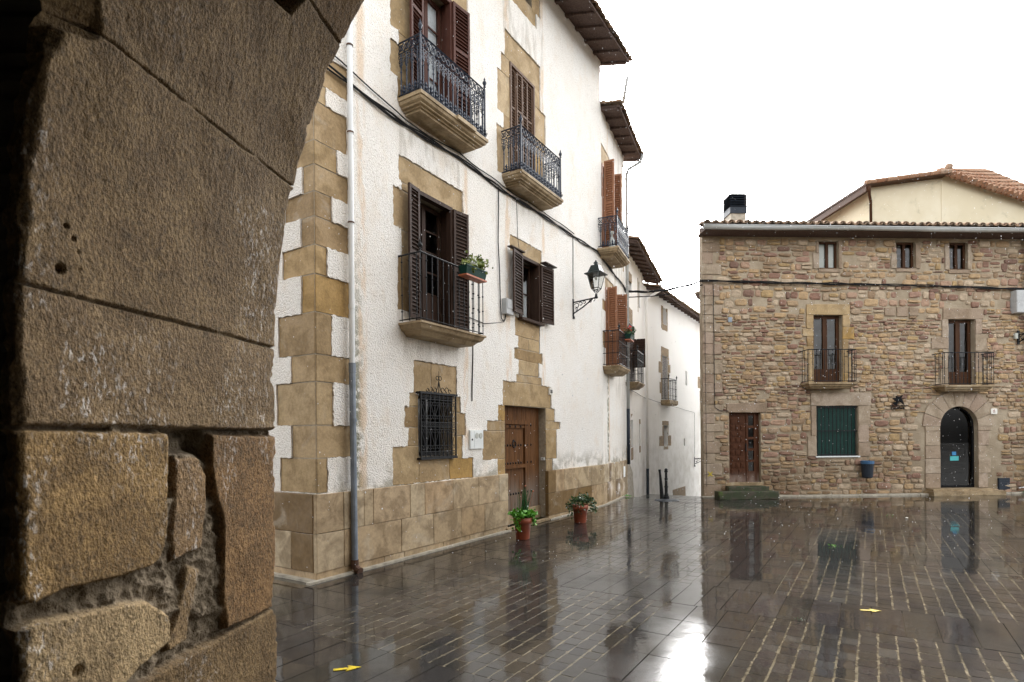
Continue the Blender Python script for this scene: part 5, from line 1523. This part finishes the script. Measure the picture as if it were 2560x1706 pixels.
o = mb.build('bottle', M['glasspot'], None, True); o.location = locA(.12, -.28, 6.46, OB, ANG_B); tag(o, 'pale glass bottle standing on the upper balcony by orange shutters', 'bottle')

# ------------------------------------------------------------------ wall lanterns
def lantern(loc, rot, label, reach, zl):
    """zl: height of lantern seat above the wall plate"""
    t = thing('wall_lantern', label, 'lantern', loc, rot, 'wall lanterns in the alley')
    mb = MB(); r_ = reach
    mb.box(-.03, .03, -.02, 0, -.22, .18); mb.lathe([(.035, 0), (.03, .05)], (0, -.02, -.27), 8)
    mb.tube([(0, 0, .10), (0, -r_, .14)], .016, 6); mb.tube([(0, 0, -.16), (0, -r_ * .45, -.03), (0, -r_ * .85, .12)], .015, 6)
    for (yy, zz, q) in ((.10, .02, .06), (.20, .05, .045), (.29, .07, .035), (.09, -.06, .03)):
        mb.ring((0, -yy, zz), q, .009, 'x', 12, 4, a0=.4, a1=5.6, spiral=.35)
    mb.ring((0, -r_ * .75, .08), .03, .008, 'x', 9, 4); mb.ring((0, -r_ + .06, .10), .03, .008, 'x', 9, 4, a0=1, a1=5)
    mb.lathe([(.03, 0), (.045, .02), (.03, .05), (.028, .09), (.018, .10)], (0, -r_, .12), 8)
    mb.build('bracket', M['iron'], t)
    b = zl; c = (0, -r_)
    mb = MB()
    w0, w1, h0, h1 = .085, .15, b + .10, b + .42
    cor = [(-1, -1), (1, -1), (1, 1), (-1, 1)]
    for sx, sy in cor:
        mb.tube([(c[0] + sx * .01, c[1] + sy * .01, b - .01), (c[0] + sx * w0, c[1] + sy * w0, h0)], .007, 4)
        mb.tube([(c[0] + sx * w0, c[1] + sy * w0, h0), (c[0] + sx * w1, c[1] + sy * w1, h1)], .008, 4)
    for i in range(4):
        a, q = cor[i], cor[(i + 1) % 4]
        for w, h in ((w0, h0), (w1, h1), (w0 * .6, b + .05)): mb.tube([(c[0] + a[0] * w, c[1] + a[1] * w, h), (c[0] + q[0] * w, c[1] + q[1] * w, h)], .008, 4)
    mb.build('frame', M['lampgreen'], t)
    mb = MB()
    for i in range(4):
        a, q = cor[i], cor[(i + 1) % 4]
        mb.quad((c[0] + a[0] * w0, c[1] + a[1] * w0, h0), (c[0] + q[0] * w0, c[1] + q[1] * w0, h0), (c[0] + q[0] * w1, c[1] + q[1] * w1, h1), (c[0] + a[0] * w1, c[1] + a[1] * w1, h1))
    mb.build('glass', M['glass'], t)
    mb = MB(); rows = [(w1 + .05, h1 - .01), (w1 + .05, h1 + .005), (w1 - .01, h1 + .04), (.085, h1 + .19), (.045, h1 + .20)]
    vs = [(c[0] + sx * w, c[1] + sy * w, h) for w, h in rows for sx, sy in cor]
    fs = [(3, 2, 1, 0)] + [(i * 4 + k, i * 4 + (k + 1) % 4, (i + 1) * 4 + (k + 1) % 4, (i + 1) * 4 + k) for i in range(4) for k in range(4)] + [(16, 17, 18, 19)]
    mb.add(vs, fs); mb.lathe([(.045, 0), (.04, .05), (.058, .055), (.045, .08), (.02, .09), (.022, .11), (.006, .13)], (c[0], c[1], h1 + .19), 10)
    mb.build('cap', M['lampgreen'], t)
    mb = MB(); mb.ball((c[0], c[1], h1 - .09), .035, 0, 1.4); mb.build('bulb', M['plate'], t, True)
    return t
lantern(locA(7.16, -.022, 4.70), ANG_A, 'dark green glass wall lantern on a scrolled bracket, on roughcast', .58, .24)
lantern(locA(6.86, -.01, .56, OD, ANG_A), ANG_A, 'dark wall lantern half hidden behind the stone house corner', .58, .24)

# ------------------------------------------------------------------ boxes, plates, signs
mb = MB(); mb.box(0, .39, -.02, .1, 0, .32); t = thing('meter_cabinet', 'white wall meter cabinet with two round dials left of the old door', 'meter cabinet', locA(3.13, -.025, 1.545), ANG_A)
mb.build('case', M['whitebox'], t)
mb = MB(); mb.box(.012, .11, -.026, -.02, .01, .31); mb.box(.12, .38, -.026, -.02, .01, .31)
for zz in (.06, .10, .14): mb.box(.13, .37, -.030, -.026, zz, zz + .004)
mb.build('cover', M['whitebox'], t)
for xx in (.19, .305):
    mb = MB(); mb.lathe([(.05, 0), (.048, .006)], (0, 0, 0), 18); mb.xf(lambda p: (xx + p[0], -.027 - p[2], .225 + p[1])); mb.build('dial', M['blind'], t)
mb = MB(); mb.lathe([(.018, 0), (.015, .006)], (0, 0, 0), 10); mb.xf(lambda p: (.055 + p[0], -.027 - p[2], .16 + p[1])); mb.build('lock', M['iron'], t)
t = thing('junction_box', 'grey junction box beside the small shuttered window', 'junction box', locA(4.18, -.03, 4.02), ANG_A)
mb = MB(); mb.box(0, .24, -.10, .01, 0, .28); mb.build('case', M['greypaint'], t)
mb = MB(); mb.box(.02, .22, -.107, -.10, .10, .26); mb.build('lid', M['greypaint'], t)
mb = MB(); mb.box(0, .09, -.018, .0, 0, .06, 0); o = mb.build('doorbell', M['whitebox']); o.location = locA(5.845, .10, 1.25); o.rotation_euler = (0, 0, ANG_A - R(90)); tag(o, 'small white doorbell in the old door recess', 'doorbell')
mb = MB(); mb.box(.02, .05, -.022, -.018, .02, .035); d_ = mb.build('button', M['iron'], o)

def text_mesh(txt, size, mat, name, parent, loc, bold=.0):
    cu = bpy.data.curves.new(name, 'FONT'); cu.body = txt; cu.size = size; cu.extrude = .006; cu.offset = bold
    to = bpy.data.objects.new(name + '_tmp', cu); COL.objects.link(to)
    me = bpy.data.meshes.new_from_object(to.evaluated_get(bpy.context.evaluated_depsgraph_get()))
    COL.objects.unlink(to); bpy.data.objects.remove(to); bpy.data.curves.remove(cu)
    me.materials.clear(); me.materials.append(mat); me.name = name
    o = bpy.data.objects.new(name, me); COL.objects.link(o); o.parent = parent
    o.rotation_euler = (R(90), 0, 0); o.location = loc
    return o
t = thing('number_plate', 'small white number plate 18 beside the old door lintel', 'number plate', locA(5.98, -.03, 2.63), ANG_A, 'house number plates')
mb = MB(); mb.box(0, .125, -.012, .02, 0, .145); mb.build('plate', M['plate'], t)
text_mesh('18', .105, M['black'], 'digits', t, (.012, -.012, .035), .002)
t = thing('number_plate', 'small white number plate 6 beside the arched doorway', 'number plate', (ORB[0] + 8.42, ORB[1] + 8.42 * .05 - .012, 2.29), ANG_RB, 'house number plates')
mb = MB(); mb.prism([(.02, 0), (.17, 0), (.19, .02), (.19, .14), (.17, .16), (.02, .16), (0, .14), (0, .02)], -.012, .01); mb.build('plate', M['plate'], t)
text_mesh('6', .13, M['redpaint'], 'digit', t, (.057, -.012, .035), .003)
def locS(u, y, v): return locA(u, y, v, ORB, ANG_RB)
t = thing('wall_sign', 'black metal star shaped bank sign with lettering on the rubble wall', 'sign', locS(5.42, -.02, 2.44), ANG_RB)
q = lambda px, py: ((px - 490) / 980 * .50, (1230 - py) / 980 * .50 + .0)
star = [(805, 465), (985, 535), (1195, 410), (1098, 635), (1180, 720), (1275, 955), (1225, 945), (1060, 800), (960, 750), (860, 985), (790, 990), (835, 740), (700, 680), (605, 612), (840, 590)]
mb = MB(); mb.prism([q(*p) for p in star], -.03, -.005)
for (px, py, rr) in ((730, 895, .035), (752, 722, .022)):
    c_ = q(px, py); mb.prism([(c_[0] + rr * math.cos(a), c_[1] + rr * 1.15 * math.sin(a)) for a in np.linspace(0, 6.283, 15)[:-1]], -.03, -.005)
a, b = q(490, 1032); c_, d_ = q(1465, 1002); mb.box(a, c_, -.045, .0, b, d_)
mb.build('emblem', M['black'], t)
text_mesh('CaixaBank', .098, M['black'], 'lettering', t, (.0, -.022, .008), .002)
mb = MB(); t = thing('litter_bin', 'dark litter bin with a blue rim hung on the rubble wall', 'litter bin', locS(4.615, -.19, .50), ANG_RB)
mb.lathe([(.10, 0), (.135, .03), (.16, .40), (.16, .44)], (0, 0, 0), 18); mb.tube([(0, .1, .2), (0, .22, .2)], .02, 6); mb.build('bucket', M['slate'], t, False)
mb = MB(); mb.lathe([(.165, .40), (.172, .41), (.172, .485), (.15, .49), (.14, .44)], (0, 0, 0), 18); mb.build('rim', M['blue'], t)
t = thing('electrical_box', 'pale grey electrical box high on the stone house beside its drainpipe', 'electrical box', locS(9.07, -.01, 5.19), ANG_RB)
mb = MB(); mb.box(0, .34, -.18, .02, 0, .64); mb.build('case', M['greypaint'], t); mb = MB(); mb.box(.015, .325, -.186, -.18, .33, .625); mb.box(.015, .325, -.186, -.18, .015, .32); mb.build('cover', M['greypaint'], t)
t = thing('wall_bracket', 'black iron lamp bracket at the picture edge above the arched doorway', 'bracket', locS(9.28, -.01, 4.5), ANG_RB)
mb = MB(); mb.box(-.03, .03, -.02, .01, -.2, .2); mb.tube([(0, 0, .08), (.12, -.3, .1), (.2, -.5, .1)], .02, 6); mb.tube([(0, 0, -.15), (.1, -.2, .0), (.18, -.45, .09)], .016, 6); mb.ring((.04, -.1, .0), .06, .012, 'x', 12, 4); mb.build('arm', M['iron'], t)
mb = MB(); mb.box(-.14, -.06, -.06, .0, -.04, .12); mb.build('switch_box', M['blind'], t)
mb = MB(); mb.box(.47, .58, -.012, .01, 0, .14); o = mb.build('wall_plaque', M['pipeiron']); o.location = locS(.67, -.005, 4.93); o.rotation_euler = (0, 0, ANG_RB); o.location = locS(.25, -.005, 4.93); tag(o, 'small blue grey plaque on the rubble wall', 'plaque')

# ------------------------------------------------------------------ cables
def cable(pts, r, label, n=1, wob=.012, group='cables strung along the houses', seg=14):
    mb = MB()
    for s in range(n):
        P = []
        ph = rng.uniform(0, 6)
        for i in range(len(pts) - 1):
            a, b = Vector(pts[i]), Vector(pts[i + 1])
            k = max(2, int((b - a).length / .18)) if seg else 2
            for j in range(k + (1 if i == len(pts) - 2 else 0)):
                f = j / k
                p = a.lerp(b, f)
                L = len(P)
                P.append(p + Vector((0, 0, math.sin(L * .9 + ph) * wob * .7 + math.sin(L * .37 + s * 2) * wob)) + Vector((math.sin(L + s * 2.1), math.cos(L * .8 + s), 0)) * wob * .5)
        mb.tube(P, r * rng.uniform(.8, 1.15), 5)
    o = mb.build('cable', M['cable']); tag(o, label, 'cable', group); return o
a_ = lambda u, v, y=-.05: locA(u, y, v)
b_ = lambda u, v, y=-.05: locA(u, y, v, OB, ANG_B)
cable([a_(.02, 6.43), a_(.78, 6.36), a_(1.5, 6.31), a_(2.9, 6.36), a_(4.2, 6.29), a_(5.75, 6.33), a_(7.2, 6.31), a_(8.5, 6.34), b_(.2, 6.25), b_(1.6, 6.17), b_(2.6, 6.15), b_(2.84, 6.05)], .014, 'black cable bundle along the big white house under the upper balconies', 4, .02)
cable([a_(.02, 6.62), a_(.78, 6.52), a_(1.6, 6.38), a_(2.9, 6.45), a_(4.2, 6.36), a_(5.75, 6.43), a_(7.2, 6.37)], .009, 'thin slack black cable just above the bundle on the white house', 1, .015)
P0 = b_(2.84, 6.05, -.08); P1 = locS(-.02, -.06, 6.08)
def span(p, q, sag, n=12): return [(p[0] + (q[0] - p[0]) * i / n, p[1] + (q[1] - p[1]) * i / n, p[2] + (q[2] - p[2]) * i / n - sag * 4 * (i / n) * (1 - i / n)) for i in range(n + 1)]
cable(span(P0, P1, .12), .021, 'thick black cable spanning the alley to the stone house', 3, .014)
cable(span((P0[0], P0[1], P0[2] - .17), (P1[0], P1[1], P1[2] - .12), .10), .014, 'thin lower cable spanning the alley', 1, .004)
cable([locS(-.02, -.06, 6.08), locS(2.9, -.06, 6.02), locS(5.8, -.06, 5.99), locS(8.0, -.06, 5.93), locS(9.5, -.08, 5.87), locS(11.5, -.08, 5.85)], .016, 'black cable bundle running across the stone house under its attic windows', 3, .018)
cable([locS(.29, -.03, 6.0), locS(.30, -.03, 3.4), locS(.31, -.03, 2.52), locS(.45, -.03, 2.43), locS(.70, -.03, 2.42)], .011, 'black cable dropping down the stone house to its wooden door', 1, .004)
cable([locS(.04, -.03, 5.95), locS(.05, -.03, 3.0), locS(.06, -.03, .3)], .007, 'thin grey cable down the very corner of the stone house', 1, .004)
cable([a_(4.06, 6.3), a_(4.04, 5.3), a_(4.10, 4.2), a_(4.12, 3.93), a_(4.2, 3.87), a_(4.27, 3.95), a_(4.27, 4.02)], .011, 'black cable dropping to the grey junction box', 1, .006)
cable([a_(7.17, 6.3, -.035), a_(7.16, 5.5, -.035), a_(7.16, 4.88, -.03)], .008, 'thin black cable dropping to the glass wall lantern', 1, .004)
cable([a_(4.72, 6.3, -.03), a_(4.75, 5.6, -.03), a_(4.77, 5.3, -.06)], .005, 'thin black cable dropping to the small shuttered window', 1, .003)
cable([a_(3.25, 3.45, -.03), a_(3.24, 2.9, -.03), a_(3.22, 2.35, -.03)], .010, 'short loose black cable hanging below the plain balcony', 1, .008)
cable([a_(3.05, 3.78, -.03), a_(3.6, 3.74, -.03), a_(4.15, 3.84, -.03)], .007, 'thin cable between the plain balcony and the junction box', 1, .006)
c_ = lambda s, v, y=-.03: locA(s, y, v, OC, ANG_C)
dd = lambda s, v, y=-.03: locA(s, y, v, OD, ANG_A)
cable([c_(1.3, 3.2), c_(3.9, 3.12), dd(.0, 3.12), dd(2.0, 3.0, -.05), dd(4.5, 2.9), dd(6.88, 2.80), dd(6.87, 1.8), dd(6.86, .75)], .009, 'grey cable along the alley house to the far lantern', 1, .006)

# ------------------------------------------------------------------ small greenery on the ground
def weed(x, y, s, label, name='weed', mat='leaf', n=60):
    mb = MB(); leaf_cluster(mb, [(0, 0, .01)], n, s * .5, (s, s, .008), 0, .3); mb.xf(lambda p: (p[0], p[1], max(p[2], .004)))
    o = mb.build(name, M[mat]); o.location = (x, y, .002); tag(o, label, 'weed', 'scraps of green on the paving'); return o
weed(3.30, 16.55, .09, 'tuft of grass at the foot of the narrow white house', 'grass_tuft')
weed(5.0, 8.95, .05, 'leaf sprig lying in front of the moss covered steps', 'leaf_sprig', 'leaf', 22)
weed(8.0, 12.2, .05, 'leaf sprig lying before the litter bin', 'leaf_sprig', 'leaf', 14)
weed(2.69, 5.38, .03, 'tiny weed growing in a joint near the painted arrow', 'weed', 'darkleaf', 16)
w_ = weed(*locS(9.5, -.25, 0)[:2], .15, 'clump of weeds at the foot of the right conduit', 'weed', 'darkleaf', 160)
mb = MB(); mb.ball((0, 0, .012), .03, 0, .5); o = mb.build('paper_scrap', M['plate']); o.location = (8.1, 11.8, 0.003); tag(o, 'white paper scrap on the wet paving', 'litter')

# ------------------------------------------------------------------ falling sleet
mb = MB(); made = 0
rs_ = random.Random(11)
while made < 6000:
    d = 4.5 + 11.3 * rs_.random() ** .7
    px = rs_.uniform(700, 2600); py = rs_.uniform(-40, 1420)
    x = (px - 1280) / 1435 * d; z = EYE - (py - 1092) / 1435 * d
    if z < .05: continue
    r_ = rs_.uniform(.0019, .0052) * (.5 + d / 13)
    if rs_.random() < .04: r_ *= 1.7
    q = r_ * .9
    mb.add([(x + q, d, z), (x, d + q, z), (x - q, d, z), (x, d - q, z), (x, d, z + r_ * 1.5), (x, d, z - r_ * 1.5)],
           [(0, 1, 4), (1, 2, 4), (2, 3, 4), (3, 0, 4), (1, 0, 5), (2, 1, 5), (3, 2, 5), (0, 3, 5)])
    made += 1
o = mb.build('falling_sleet', M['sleet']); tag(o, 'fine white sleet falling over the square', 'sleet', None, 'stuff')

# ------------------------------------------------------------------ sky, sun, camera
SUN_EL, SUN_AZ = R(34), R(10)            # azimuth measured from +Y towards +X
w = bpy.data.worlds.new('World'); scene.world = w; w.use_nodes = True
nt = w.node_tree; nt.nodes.clear()
sky = nt.nodes.new('ShaderNodeTexSky'); sky.sky_type = 'NISHITA'; sky.sun_disc = False
sky.sun_elevation = SUN_EL; sky.sun_rotation = SUN_AZ; sky.air_density = 1.0; sky.dust_density = 5.0; sky.ozone_density = 1.0
hs = nt.nodes.new('ShaderNodeHueSaturation'); hs.inputs['Saturation'].default_value = .07
bg = nt.nodes.new('ShaderNodeBackground'); bg.inputs['Strength'].default_value = .15
ow = nt.nodes.new('ShaderNodeOutputWorld')
nt.links.new(sky.outputs[0], hs.inputs['Color']); nt.links.new(hs.outputs[0], bg.inputs[0]); nt.links.new(bg.outputs[0], ow.inputs[0])
sl = bpy.data.lights.new('sun', 'SUN'); sl.energy = .5; sl.angle = R(45); sl.color = (1, .97, .92)
so = bpy.data.objects.new('sun', sl); COL.objects.link(so)
dirv = Vector((math.sin(SUN_AZ) * math.cos(SUN_EL), math.cos(SUN_AZ) * math.cos(SUN_EL), math.sin(SUN_EL)))
so.rotation_euler = dirv.to_track_quat('Z', 'Y').to_euler(); so.location = (4, 10, 20)

cam = bpy.data.cameras.new('camera'); co_ = bpy.data.objects.new('camera', cam); COL.objects.link(co_)
cam.sensor_width = 36; cam.sensor_fit = 'HORIZONTAL'; cam.lens = 36 * 1435 / 2560
cam.shift_y = (1092 - 853) / 2560; cam.clip_start = .05; cam.clip_end = 600
r_ = .008
co_.matrix_world = Matrix(((1, r_, 0, 0), (0, 0, -1, 0), (-r_, 1, 0, EYE), (0, 0, 0, 1)))
cam.dof.use_dof = True; cam.dof.focus_distance = 10.5; cam.dof.aperture_fstop = 4.5
scene.camera = co_
scene.view_settings.view_transform = 'Standard'; scene.view_settings.look = 'None'; scene.view_settings.exposure = 2.65; scene.view_settings.gamma = 1.0
scene.cycles.use_denoising = True
scene.cycles.max_bounces = 8; scene.cycles.transparent_max_bounces = 12
scene.cycles.sample_clamp_indirect = 6.0
